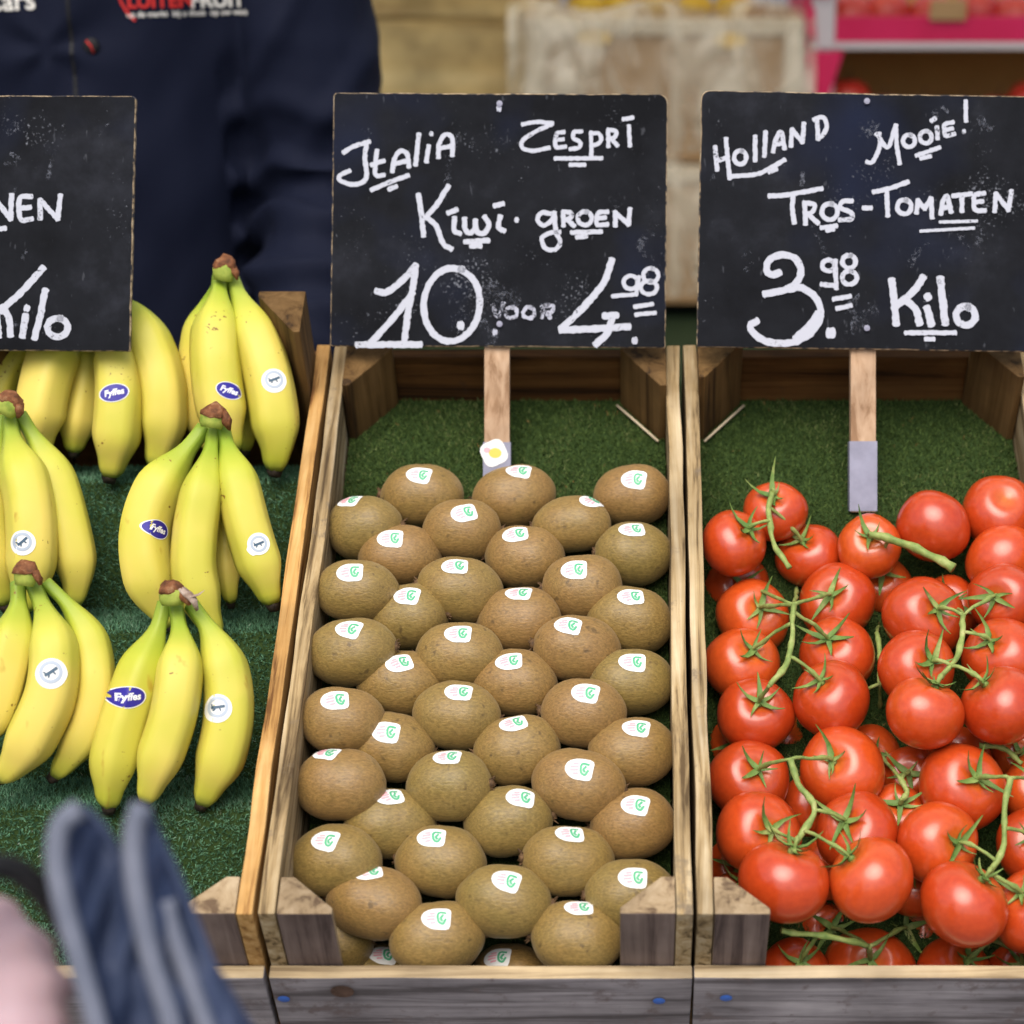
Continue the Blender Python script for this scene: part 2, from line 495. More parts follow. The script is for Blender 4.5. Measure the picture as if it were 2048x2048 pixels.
def tube(path, rad, seg=10, shape=None, cap=True, up=Vector((0, 0, 1)), rxy=None):
    """closed tube; rad: list of radii; shape(phi)->factor; rxy: (sx, sy) cross-section scale"""
    V, F, UV = [], [], []
    n = len(path)
    t0 = (path[1] - path[0]).normalized()
    a = t0.cross(up)
    if a.length < 1e-4: a = t0.cross(Vector((1, 0, 0)))
    a.normalize()
    prev = t0
    for i, p in enumerate(path):
        t = (path[min(i + 1, n - 1)] - path[max(i - 1, 0)]).normalized()
        q = prev.rotation_difference(t)
        a = (q @ a); a = (a - t * a.dot(t)).normalized()
        b = t.cross(a)
        prev = t
        sx, sy = (rxy[i] if rxy else (1, 1))
        for j in range(seg):
            ph = 2 * math.pi * j / seg
            r = rad[i] * (shape(ph) if shape else 1)
            V.append(p + a * (math.cos(ph) * r * sx) + b * (math.sin(ph) * r * sy))
            UV.append((j / seg, i / (n - 1)))
    for i in range(n - 1):
        for j in range(seg):
            k = (j + 1) % seg
            F.append((i * seg + j, i * seg + k, (i + 1) * seg + k, (i + 1) * seg + j))
    if cap:
        F.append(tuple(range(seg - 1, -1, -1)))
        F.append(tuple((n - 1) * seg + j for j in range(seg)))
    return V, F, UV
class MB:
    """collects several shapes into one mesh"""
    def __init__(s): s.V, s.F, s.M = [], [], []
    def add(s, V, F, m=0):
        o = len(s.V)
        s.V += list(V)
        s.F += [tuple(i + o for i in f) for f in F]
        s.M += [m] * len(F)
    def tube(s, path, rad, seg=8, m=0, **kw):
        V, F, _ = tube([Vector(p) for p in path], rad, seg, **kw)
        s.add(V, F, m)
    def ell(s, c, r, m=0, seg=14, rings=9, rot=None):
        V, F = sphere(seg, rings)
        c = Vector(c)
        V = [Vector((v[0] * r[0], v[1] * r[1], v[2] * r[2])) for v in V]
        if rot is not None: V = [rot @ v for v in V]
        s.add([c + v for v in V], F, m)
    def obj(s, name, mats, parent=None, smooth=False):
        return obj(name, s.V, s.F, mats, parent, smooth, s.M)
def sphere(seg, rings):
    V, F = [(0, 0, 1)], []
    for i in range(1, rings):
        th = math.pi * i / rings
        for j in range(seg):
            ph = 2 * math.pi * j / seg
            V.append((math.sin(th) * math.cos(ph), math.sin(th) * math.sin(ph), math.cos(th)))
    V.append((0, 0, -1))
    for j in range(seg):
        F.append((0, 1 + j, 1 + (j + 1) % seg))
    for i in range(rings - 2):
        for j in range(seg):
            a, b = 1 + i * seg + j, 1 + i * seg + (j + 1) % seg
            F.append((a, a + seg, b + seg, b))
    l = len(V) - 1
    for j in range(seg):
        F.append((l, 1 + (rings - 2) * seg + (j + 1) % seg, 1 + (rings - 2) * seg + j))
    return V, F
# flat print: 2D shapes laid on a surface
def ribbon(pts, w, jag=0.0, step=None, taper=True):
    P = [Vector((p[0], p[1], 0)) for p in pts]
    if len(P) == 1: P = [P[0] - Vector((w * .05, 0, 0)), P[0] + Vector((w * .05, 0, 0))]
    L = sum((b - a).length for a, b in zip(P, P[1:]))
    n = max(3, int(L / (step or w * .45)) + 2)
    Q = catmull(P, n) if len(P) > 2 else [P[0].lerp(P[1], i / (n - 1)) for i in range(n)]
    V, F = [], []
    cap = 4
    t0 = (Q[1] - Q[0]).normalized(); t1 = (Q[-1] - Q[-2]).normalized()
    rows = []
    for k in range(cap):
        a = math.pi / 2 * (1 - k / cap)
        rows.append((Q[0] - t0 * (w / 2 * math.sin(a) * .8), w / 2 * math.cos(a) + w * .08, t0))
    for i, q in enumerate(Q):
        t = (Q[min(i + 1, n - 1)] - Q[max(i - 1, 0)])
        t = t.normalized() if t.length > 1e-9 else t0
        ww = w / 2 * (1 + (.12 * noise.noise(q * (2.2 / w)) if jag else 0))
        rows.append((q, ww, t))
    for k in range(1, cap + 1):
        a = math.pi / 2 * k / cap
        rows.append((Q[-1] + t1 * (w / 2 * math.sin(a) * .8), w / 2 * math.cos(a) + w * .08 * (k < cap), t1))
    for q, ww, t in rows:
        nn = Vector((-t.y, t.x, 0))
        j1, j2 = (random.uniform(-jag, jag) * w, random.uniform(-jag, jag) * w) if jag else (0, 0)
        V += [q + nn * (ww + j1), q - nn * (ww + j2)]
    for i in range(len(rows) - 1):
        F.append((2 * i, 2 * i + 1, 2 * i + 3, 2 * i + 2))
    return [(v.x, v.y) for v in V], F
def disc2(r, seg=24, sy=1.0, rings=4, fn=None):
    V, F = [(0, 0)], []
    for i in range(1, rings + 1):
        for j in range(seg):
            a = 2 * math.pi * j / seg
            k = (fn(a) if fn else 1) * r * i / rings
            V.append((math.cos(a) * k, math.sin(a) * k * sy))
    for j in range(seg): F.append((0, 1 + j, 1 + (j + 1) % seg))
    for i in range(rings - 1):
        for j in range(seg):
            a, b = 1 + i * seg + j, 1 + i * seg + (j + 1) % seg
            F.append((a, a + seg, b + seg, b))
    return V, F
def ring2(r0, r1, seg=28, sy=1.0):
    V, F = [], []
    for j in range(seg):
        a = 2 * math.pi * j / seg
        V += [(math.cos(a) * r0, math.sin(a) * r0 * sy), (math.cos(a) * r1, math.sin(a) * r1 * sy)]
    for j in range(seg):
        k = (j + 1) % seg
        F.append((2 * j, 2 * j + 1, 2 * k + 1, 2 * k))
    return V, F
_txt = {}
def text2(s, bold=0.0, shear=0.0):
    key = (s, bold, shear)
    if key in _txt: return _txt[key]
    cu = bpy.data.curves.new('t', 'FONT')
    cu.body = s; cu.size = 1; cu.offset = bold; cu.shear = shear; cu.align_x = 'CENTER'; cu.resolution_u = 3
    o = bpy.data.objects.new('t', cu)
    COL.objects.link(o)
    dg = bpy.context.evaluated_depsgraph_get()
    me = o.evaluated_get(dg).to_mesh()
    V = [(v.co.x, v.co.y) for v in me.vertices]
    F = [tuple(p.vertices) for p in me.polygons]
    o.evaluated_get(dg).to_mesh_clear()
    bpy.data.objects.remove(o); bpy.data.curves.remove(cu)
    _txt[key] = (V, F)
    return V, F
def xf(VF, s=1, dx=0, dy=0, rot=0, sx=1):
    c, q = math.cos(rot), math.sin(rot)
    return [((x * sx * c - y * q) * s + dx, (x * sx * q + y * c) * s + dy) for x, y in VF[0]], VF[1]
def on_surface(bvh, P, N, up, V2, off):
    X = up.cross(N)
    if X.length < 1e-4: X = Vector((1, 0, 0))
    X.normalize(); Y = N.cross(X)
    out = []
    for x, y in V2:
        q = P + X * x + Y * y
        hit = bvh.ray_cast(q + N * .012, -N, .06)
        if hit[0] is None: hit = bvh.find_nearest(q)
        out.append(hit[0] + hit[1] * off if hit[1].dot(N) > 0 else hit[0] - hit[1] * off)
    return out
def bvh_of(V, F): return BVHTree.FromPolygons([tuple(v) for v in V], F)

# ------------------------------------------------------------------ the setting
structure(obj('ground', [(-1500, -1500, 0), (1500, -1500, 0), (1500, 1500, 0), (-1500, 1500, 0)], [(0, 1, 2, 3)], M_GROUND))

# ------------------------------------------------------------------ crates
CW, CL, BT = .300, .571, .0115      # width, length, board thickness
NF = -.068                          # top of the front rail below the rim
NB = -.165                          # bottom
def prism(name, pts, n0, n1, mats, parent, fm=None):
    """triangular post: pts in local (u,v), counter-clockwise, from n0 up to n1"""
    bm = bmesh.new()
    vs_ = [bm.verts.new((p[0], p[1], n0)) for p in pts] + [bm.verts.new((p[0], p[1], n1)) for p in pts]
    k = len(pts)
    bm.faces.new(vs_[:k][::-1]); bm.faces.new(vs_[k:])
    for i in range(k):
        bm.faces.new((vs_[i], vs_[(i + 1) % k], vs_[k + (i + 1) % k], vs_[k + i]))
    bmesh.ops.bevel(bm, geom=bm.edges[:], offset=.0012, segments=2, affect='EDGES', profile=.6)
    bm.normal_update()
    if fm:
        for f in bm.faces: f.material_index = fm(f.normal)
    me = bpy.data.meshes.new(name)
    bm.to_mesh(me); bm.free()
    for m in mats: me.materials.append(m)
    return link(name, me, parent)
def crate(u0, label, side_l, side_r, back_top, post_top):
    root = thing('fruit_crate', W(u0, 0, NB), label, 'crate', 'wooden fruit crates on the sloping stall', (TILT, 0, 0))
    def n(z): return z - NB
    b = BT
    # each long side is an upper and a lower board
    for x0, x1, m in ((0, b, side_l), (CW - b, CW, side_r)):
        box('side_board', (x0, .0005, n(-.088)), (x1, CL, n(0)), [m], root, bev=.0012, seg=2, wob=.0019, sub=22)
        box('side_board', (x0 + .001, .0005, n(NB)), (x1 - .001, CL, n(-.091)), [m], root, bev=.001)
    fm = lambda nn: 1 if nn.z > .6 else 0
    box('front_rail', (-.0005, -.0105, n(-.150)), (CW + .0005, 0, n(NF)), [M_RAIL, M_RAILTOP], root, bev=.0012, seg=2, wob=.0009, sub=18, fmat=fm)
    box('back_rail', (b + .0005, CL - .012, n(NB) + .004), (CW - b - .0005, CL - .001, n(back_top)), [M_DARKW], root, bev=.001, wob=.0006, sub=10)
    for k in range(4):
        x0 = b + .001 + k * (CW - 2 * b - .002) / 4
        box('bottom_slat', (x0 + .002, .004, n(NB) + .001), (x0 + (CW - 2 * b - .002) / 4 - .002, CL - .014, n(NB) + .007), [M_DARKW], root, bev=.0006)
    lu, lv = .039, .031
    pf = lambda nn: 1 if nn.y < -.8 else 0
    top = n(-.0005)
    prism('corner_post', [(b + .0005, .001), (b + lu, .001), (b + lu, .006), (b + .010, lv), (b + .0005, lv)], n(NB) + .008, top, [M_POST, M_POSTF], root, pf)
    prism('corner_post', [(CW - b - .0005, .001), (CW - b - .0005, lv), (CW - b - .010, lv), (CW - b - lu, .006), (CW - b - lu, .001)], n(NB) + .008, top + .0008, [M_POST, M_POSTF], root, pf)
    v1 = CL - .0125
    prism('corner_post', [(b + .0005, v1), (b + .0005, v1 - .05), (b + .006, v1 - .05), (b + .040, v1 - .006), (b + .040, v1)], n(NB) + .008, n(post_top), [M_DARKV], root)
    prism('corner_post', [(CW - b - .0005, v1), (CW - b - .040, v1), (CW - b - .040, v1 - .006), (CW - b - .006, v1 - .05), (CW - b - .0005, v1 - .05)], n(NB) + .008, n(post_top), [M_DARKV], root)
    return root
U_K = (517 - PX) / FPX * 1.44
U_T = U_K + CW + .003
U_B = U_K - CW - .0045
crates = {
    'b': crate(U_B, 'wooden fruit crate with an orange plywood side, lined with stepped turf under the bananas', M_RIM, M_PLY, -.006, .074),
    'k': crate(U_K, 'weathered wooden fruit crate filled with kiwis, grey rail with blue nail heads', M_RIM, M_RIM, -.004, .012),
    't': crate(U_T, 'weathered wooden fruit crate filled with tomatoes on the vine', M_RIM, M_RIM, -.004, .022)}
# nail heads and the knot on the grey rails
def nail(root, x, z, r=.0045, m=M_BLUE, name='nail_head', sx=1.0):
    V, F = disc2(r, 14, 1, 2)
    VV3 = [(x + a * sx, -.0122 - .0007 * (1 - (a * a + c * c) / r / r) * (1 if name == 'nail_head' else 0), z + c) for a, c in V]
    F = [tuple(f) for f in F]
    link(name, mesh(name, VV3, F, m, True), root)
def rail_xy(root, px, py):
    r = ray(px, py); o = frame(root); inv = o.inverted()
    a = inv @ CAM; d = inv.to_3x3() @ r
    t = (-.0105 - a.y) / d.y
    p = a + d * t
    return p.x, p.z
for k, pts in (('k', [(568, 1994), (1318, 1998)]), ('t', [(1452, 1992)])):
    for p in pts: nail(crates[k], *rail_xy(crates[k], *p))
x, z = rail_xy(crates['k'], 685, 1979)
nail(crates['k'], x, z, .0085, M_KNOT, 'knot', 1.0)
# pale wire stapled along the foot of two back posts
for k, sx in (('k', 1), ('t', 0)):
    zt = -.0495 - NB
    v1 = CL - .0125
    a, b_ = (BT + .043, v1 - .010), (BT + .007, v1 - .054)
    if sx: a, b_ = (CW - a[0], a[1]), (CW - b_[0], b_[1])
    V, F, _ = tube([Vector((a[0], a[1] - .003, zt)), Vector(((a[0] + b_[0]) / 2, (a[1] + b_[1]) / 2 - .0035, zt + .0008)), Vector((b_[0], b_[1] - .003, zt))], [.0012] * 3, 6)
    link('edge_wire', mesh('edge_wire', V, F, M_CREAM, True), crates[k])

# ------------------------------------------------------------------ turf
def turf_sheet(name, prof, u0, u1, blades, mats, label, dens, h=.0036, vis=None):
    """prof: list of world (y,z) points along the sheet, extruded along u"""
    root = thing(name, (u0, prof[0][0], prof[0][1]), label, 'turf', 'green turf linings')
    V, F = [], []
    for y, z in prof: V += [(u0, y, z), (u1, y, z)]
    for i in range(len(prof) - 1): F.append((2 * i, 2 * i + 1, 2 * i + 3, 2 * i + 2))
    k = len(V)
    off = Vector((0, math.sin(TILT), -math.cos(TILT))) * .004
    V += [Vector(v) + off for v in V]
    F += [tuple(j + k for j in f[::-1]) for f in F[:]]
    obj('backing', V, F, M_TURF, root)
    BV, BF, BM = [], [], []
    c = 0
    for (y0, z0), (y1, z1) in zip(prof, prof[1:]):
        L = math.hypot(y1 - y0, z1 - z0)
        cnt = int((u1 - u0) * L * dens)
        t = np.array([0, (y1 - y0) / L, (z1 - z0) / L]); nn = np.array([0, -t[2], t[1]])
        uu = rng.uniform(u0, u1, cnt); ss = rng.uniform(0, L, cnt)
        P = np.stack([uu, y0 + t[1] * ss, z0 + t[2] * ss], 1)
        a = rng.uniform(0, 2 * math.pi, cnt)
        side = np.stack([np.cos(a), np.sin(a) * t[1], np.sin(a) * t[2]], 1)
        lean = rng.normal(0, .45, (cnt, 2))
        tip = P + nn * (h * rng.uniform(.6, 1.15, cnt))[:, None] + np.stack([lean[:, 0], lean[:, 1] * t[1], lean[:, 1] * t[2]], 1) * h
        w = .00055
        BV.append(np.stack([P - side * w, P + side * w, tip], 1).reshape(-1, 3))
        patch = np.array([noise.noise(Vector((p[0] * 25, p[1] * 25, p[2] * 25))) for p in P[::1]]) if cnt < 200000 else np.zeros(cnt)
        q = rng.random(cnt) + patch * .25
        BM.append(np.where(rng.random(cnt) > .9975, 3, np.where(q < .48, 0, np.where(q < .955, 1, 2))))
    BV = np.concatenate(BV); BM = np.concatenate(BM).astype(np.int32)
    n3 = len(BV) // 3
    me = bpy.data.meshes.new('pile')
    me.vertices.add(len(BV)); me.vertices.foreach_set('co', (BV - np.array([u0, prof[0][0], prof[0][1]])).astype(np.float32).ravel())
    me.loops.add(n3 * 3); me.loops.foreach_set('vertex_index', np.arange(n3 * 3, dtype=np.int32))
    me.polygons.add(n3); me.polygons.foreach_set('loop_start', np.arange(0, n3 * 3, 3, dtype=np.int32))
    me.polygons.foreach_set('material_index', BM)
    for m in mats: me.materials.append(m)
    me.update(calc_edges=True)
    o = link('pile', me, root)
    o['kind'] = 'stuff'
    return root
CAPV = [(.027, -.079), (.055, -.071), (.083, -.063), (.11, -.055), (.165, -.040), (.30, -.031), (.45, -.028), (.60, -.028)]
def cap_n(v):
    for (v0, n0), (v1, n1) in zip(CAPV, CAPV[1:]):
        if v < v1: return n0 + (n1 - n0) * (v - v0) / (v1 - v0)
    return CAPV[-1][1]
def settle(px, py, dn=0.0, vmin=.027):
    """centre of a fruit seen at px,py: on the turf higher up, sinking behind the front rail lower down"""
    lo, hi = -.16, .03
    for _ in range(30):
        n = (lo + hi) / 2
        v = vn(on_slope(px, py, n))[0]
        if v < vmin or n > cap_n(v) + dn: hi = n
        else: lo = n
    return on_slope(px, py, lo)
TURF_N = lambda v: -.055 + .014 * max(0, min(1, (.50 - v) / .36))
def slope_prof(low=False):
    pr = []
    for v, n in (((.024, -.150), (.06, -.14), (.20, -.105), (.37, -.082), (.42, -.058), (.5, -.055), (CL - .014, -.055)) if low else ((.024, -.150), (.06, -.125), (.11, -.092), (.165, -.074), (.30, -.062), (.40, -.057), (.5, -.055), (CL - .014, -.055))):
        p = W(0, v, n); pr.append((p.y, p.z))
    return pr
turf_sheet('turf_mat', slope_prof(), U_K + BT + .001, U_K + CW - BT - .001, 0, M_TB1, 'dark green turf lining the kiwi crate', 620000)
turf_sheet('turf_mat', slope_prof(True), U_T + BT + .001, U_T + CW - BT - .001, 0, M_TB1, 'dark green turf lining the tomato crate', 620000)
NOSE = [on_slope(300, y, -.046) for y in (1622, 1268, 968)]
st = []
b0 = W(0, .03, -.15); st.append((b0.y, b0.z))
for i, p in enumerate(NOSE):
    prev = st[-1]
    if i == 0:
        # front riser bulges slightly below the first nose
        st.append((p.y - .030, p.z - .075))
    st.append((p.y - .004, p.z - .006)); st.append((p.y, p.z)); st.append((p.y + .006, p.z + .001))
    st.append((p.y + .066, p.z - .004))
e = W(0, CL - .014, -.040)
st[-1] = (min(st[-1][0], e.y), st[-1][1])
turf_sheet('stepped_turf', st, U_B + BT + .001, U_B + CW - BT - .001, 0, M_TB2, 'blue green turf laid in steps under the bananas', 560000)

# ------------------------------------------------------------------ bananas
def penta(ph): return 1 + .068 * math.cos(5 * ph) + .020 * math.cos(10 * ph)
def prof_r(t):
    def ss(a, b, x):
        x = max(0, min(1, (x - a) / (b - a))); return x * x * (3 - 2 * x)
    r = .33 + .67 * ss(.09, .36, t)
    r *= 1 - .45 * ss(.76, .965, t) - .20 * ss(.955, 1, t)
    return r
FROG = [[(-.35, -.12), (.0, .0), (.38, .16)], [(-.1, -.05), (-.2, -.3)], [(.1, .05), (.25, -.18)], [(-.3, -.1), (-.42, .08)]]
def banana_sticker(kind, bvh, px, py, root_banana, up_rot, size, d_guess):
    o = CAM; r = ray(px, py).normalized()
    h = bvh.ray_cast(o, r)
    if h[0] is None: return
    P, N = h[0], h[1]
    if N.dot(r) > 0: N = -N
    N = N.normalized()
    up = Matrix.Rotation(R(up_rot), 3, N) @ UPV
    if kind == 'blue':
        V, F = disc2(size, 28, .62, 5)
        s = obj('sticker', on_surface(bvh, P, N, up, V, .0004), F, M_FBLUE, root_banana, True)
        V, F = ring2(size, size * 1.07, 30, .63)
        obj('sticker_border', on_surface(bvh, P, N, up, V, .00045), F, M_FWHITE, s, True)
        V, F = xf(text2('Fyffes', .035, .15), size * .62, 0, -size * .17)
        obj('lettering', on_surface(bvh, P, N, up, V, .0007), F, M_FWHITE, s)
    else:
        egg = lambda a: 1 - .10 * math.sin(a) if kind == 'white' else 1 + (.18 if abs(((a - math.pi * 1.25 + math.pi) % (2 * math.pi)) - math.pi) < .35 else 0)
        V, F = disc2(size, 28, 1.0, 5, egg)
        s = obj('sticker', on_surface(bvh, P, N, up, V, .0004), F, M_PAPER, root_banana, True)
        V, F = ring2(size * .52, size * .74, 28, 1.0)
        obj('ring_print', on_surface(bvh, P, N, up, V, .0007), F, M_GREYBL, s, True)
        mb = MB()
        for i, pts in enumerate(FROG):
            V, F = ribbon([(x * size, y * size) for x, y in pts], size * (.2 if i == 0 else .1))
            mb.add(on_surface(bvh, P, N, up, V, .0007 + .00003 * i), F)
        mb.obj('frog_print', [M_FROG], s)
def hand_of_bananas(label, crown, nose_i, bananas, crown_w=30, dry=False, ddep=0.0, crown_rot=0):
    d0 = depth_of(NOSE[nose_i]) - .002 + ddep
    base = at(crown[0] * K, (crown[1] + 300) * K, d0)
    root = thing('banana_hand', base, label, 'bananas', 'hands of bananas on the stepped turf')
    for bn in bananas:
        pts, w, dz = bn['p'], bn['w'], bn.get('dz', 0)
        n = len(pts)
        P3 = []
        for i, (x, y) in enumerate(pts):
            t = i / (n - 1)
            dd = d0 + .010 + dz * min(1, t * 3.2) - .024 * math.sin(math.pi * t * .74) + .004 * (1 - t)
            P3.append(at(x * K, y * K, dd))
        path = catmull(P3, 34)
        rr = w * .945 * K * .5 * d0 / FPX
        V, F, UV = tube(path, [rr * prof_r(i / 33) for i in range(34)], 20, penta, True, up=Vector((bn.get('tw', .3), 1, .2)))
        sd = Vector((random.random() * 9, random.random() * 9, 1))
        V = [v + noise.noise_vector(v * 22 + sd) * .0009 for v in V]
        o = obj('banana', V, F, M_BAN, root, True, None, UV)
        # black blossom end
        t = (path[-1] - path[-3]).normalized()
        mb = MB()
        r1 = rr * prof_r(1.0)
        a = path[-1] - t * .0018
        mb.tube([a - t * .001, a + t * .004, a + t * .008], [r1 * 1.02, r1 * .92, r1 * .70], 10, up=Vector((.3, 1, .2)))
        mb.V = [v + noise.noise_vector(v * 240) * .0012 for v in mb.V]
        mb.obj('tip', [M_BTIP], o, True)
        bv = bvh_of(V, F)
        for s in bn.get('s', []): banana_sticker(s[0], bv, s[1] * K, s[2] * K, o, s[3], s[4], d0)
    # crown: brown cut pad with a green rim below
    cx, cy = crown
    c = at(cx * K, cy * K, d0 - .004)
    s = K * d0 / FPX
    cw = crown_w * s * .86
    Rm = Matrix.Rotation(R(crown_rot), 3, FWD)
    def L(x, y, zz=0): return c + Rm @ (RGT * (x * s) - UPV * (y * s)) + FWD * zz
    g = MB()
    ring = [(0, 30, .80), (0, 20, .98), (0, 10, 1.02), (0, 2, .92)]
    g.tube([L(x, y) for x, y, _ in ring], [cw * r for *_, r in ring], 16, rxy=[(1, .62)] * 4, up=FWD)
    g.V = [v + noise.noise_vector(v * 120) * .0012 for v in g.V]
    g.obj('crown', [M_CUT], root, True)
    br = MB()
    ring = [(0, 12, .70), (0, 6, 1.08), (-2, -3, 1.0), (-4, -12, .72), (-6, -18, .30)]
    br.tube([L(x, y) for x, y, _ in ring], [cw * r for *_, r in ring], 18, rxy=[(1, .62)] * 5, up=FWD)
    br.tube([L(crown_w * .6, 2), L(crown_w * 1.0, 12, -.003), L(crown_w * 1.15, 26, -.003)], [cw * .42, cw * .34, cw * .12], 10)
    br.V = [v + noise.noise_vector(v * 170) * .0030 for v in br.V]
    br.obj('crown_scab', [M_CROWN], root, True)
    if dry:
        dm = MB()
        dm.tube([L(12, -8), L(32, 6, -.004), L(46, 22, -.006), L(50, 40, -.004)], [cw * .35, cw * .42, cw * .36, cw * .15], 10, rxy=[(1, .4)] * 4)
        dm.tube([L(38, 12, -.005), L(54, 8, -.006), L(64, 0, -.006)], [cw * .30, cw * .18, cw * .03], 8, rxy=[(1, .4)] * 3)
        dm.V = [v + noise.noise_vector(v * 190) * .0022 for v in dm.V]
        dm.obj('dried_skin', [M_DRY], root, True)
    return root
B = dict
hand_of_bananas('hand of bananas half hidden behind the chalkboard that reads kilo', (165, 575), 2, [
    B(p=[(140, 590), (60, 640), (12, 700), (-8, 770), (0, 850)], w=62, dz=.02),
    B(p=[(150, 590), (110, 650), (86, 720), (74, 790), (76, 850)], w=98, dz=-.002),
    B(p=[(165, 590), (166, 650), (158, 730), (146, 800), (140, 850)], w=76, dz=.022, tw=.1),
    B(p=[(178, 590), (215, 660), (224, 740), (218, 820), (207, 898)], w=94, dz=-.006, s=[('blue', 215, 741, 12, .0115)]),
    B(p=[(190, 578), (240, 580), (275, 635), (304, 720), (308, 800), (292, 880)], w=92, dz=.006)], 30)
hand_of_bananas('hand of bananas with the highest crown, beside the square corner post', (424, 500), 2, [
    B(p=[(418, 525), (392, 580), (372, 680), (378, 780), (405, 850)], w=74, dz=.030),
    B(p=[(440, 525), (462, 640), (470, 760), (462, 850)], w=62, dz=.036),
    B(p=[(416, 520), (413, 570), (408, 650), (413, 730), (426, 800), (440, 850)], w=98, dz=-.008, s=[('blue', 432, 737, -18, .0105)]),
    B(p=[(436, 520), (460, 580), (494, 665), (514, 750), (523, 830), (519, 886)], w=95, dz=-.004, s=[('white', 517, 716, 0, .0103)])], 24, crown_rot=8)
hand_of_bananas('hand of bananas with dark brown crown, above the long necked hand', (20, 755), 1, [
    B(p=[(8, 785), (-10, 880), (-22, 980), (-10, 1080), (10, 1140)], w=84, dz=.010),
    B(p=[(38, 782), (78, 850), (112, 925), (134, 1010), (146, 1080), (140, 1140)], w=86, dz=.018),
    B(p=[(18, 782), (30, 850), (52, 925), (60, 1005), (58, 1080), (45, 1150)], w=98, dz=-.006, s=[('white', 42, 1022, 20, .0098)])], 26, crown_rot=25)
hand_of_bananas('widest spread hand of bananas, with blue oval and pale shield stickers', (405, 778), 1, [
    B(p=[(412, 812), (425, 930), (428, 1040), (432, 1100), (435, 1134)], w=56, dz=.030),
    B(p=[(384, 808), (345, 858), (300, 920), (274, 990), (272, 1050), (290, 1120), (326, 1178)], w=102, dz=.002, s=[('blue', 298, 999, -18, .0110)]),
    B(p=[(402, 808), (396, 860), (382, 930), (369, 1005), (368, 1080), (386, 1150), (408, 1200)], w=86, dz=-.010),
    B(p=[(420, 805), (433, 860), (453, 930), (474, 1010), (496, 1080), (514, 1138)], w=90, dz=-.002, s=[('shield', 488, 1026, 0, .0088)])], 28, crown_rot=10)
hand_of_bananas('hand of bananas with long green necks and a round pale sticker', (50, 1075), 0, [
    B(p=[(88, 1098), (132, 1145), (170, 1215), (180, 1290), (163, 1370), (130, 1428), (104, 1462)], w=78, dz=.014),
    B(p=[(34, 1100), (33, 1165), (14, 1250), (-12, 1340), (-50, 1410)], w=96, dz=.006),
    B(p=[(62, 1100), (86, 1160), (102, 1230), (94, 1310), (62, 1385), (26, 1440), (0, 1466)], w=100, dz=-.006, s=[('white', 96, 1268, 12, .0112)])], 26, crown_rot=8)
hand_of_bananas('hand of three bananas with a dried grey strip on its crown', (325, 1112), 0, [
    B(p=[(362, 1140), (398, 1195), (427, 1275), (431, 1355), (416, 1430), (396, 1480), (383, 1513)], w=96, dz=.004, s=[('white', 411, 1334, -15, .0105)]),
    B(p=[(312, 1138), (292, 1205), (264, 1275), (236, 1355), (216, 1435), (208, 1490), (206, 1520)], w=92, dz=.0, s=[('blue', 244, 1316, 3, .0118)]),
    B(p=[(332, 1138), (341, 1205), (338, 1275), (324, 1355), (301, 1430), (285, 1480), (275, 1508)], w=92, dz=-.010)], 28, dry=True)

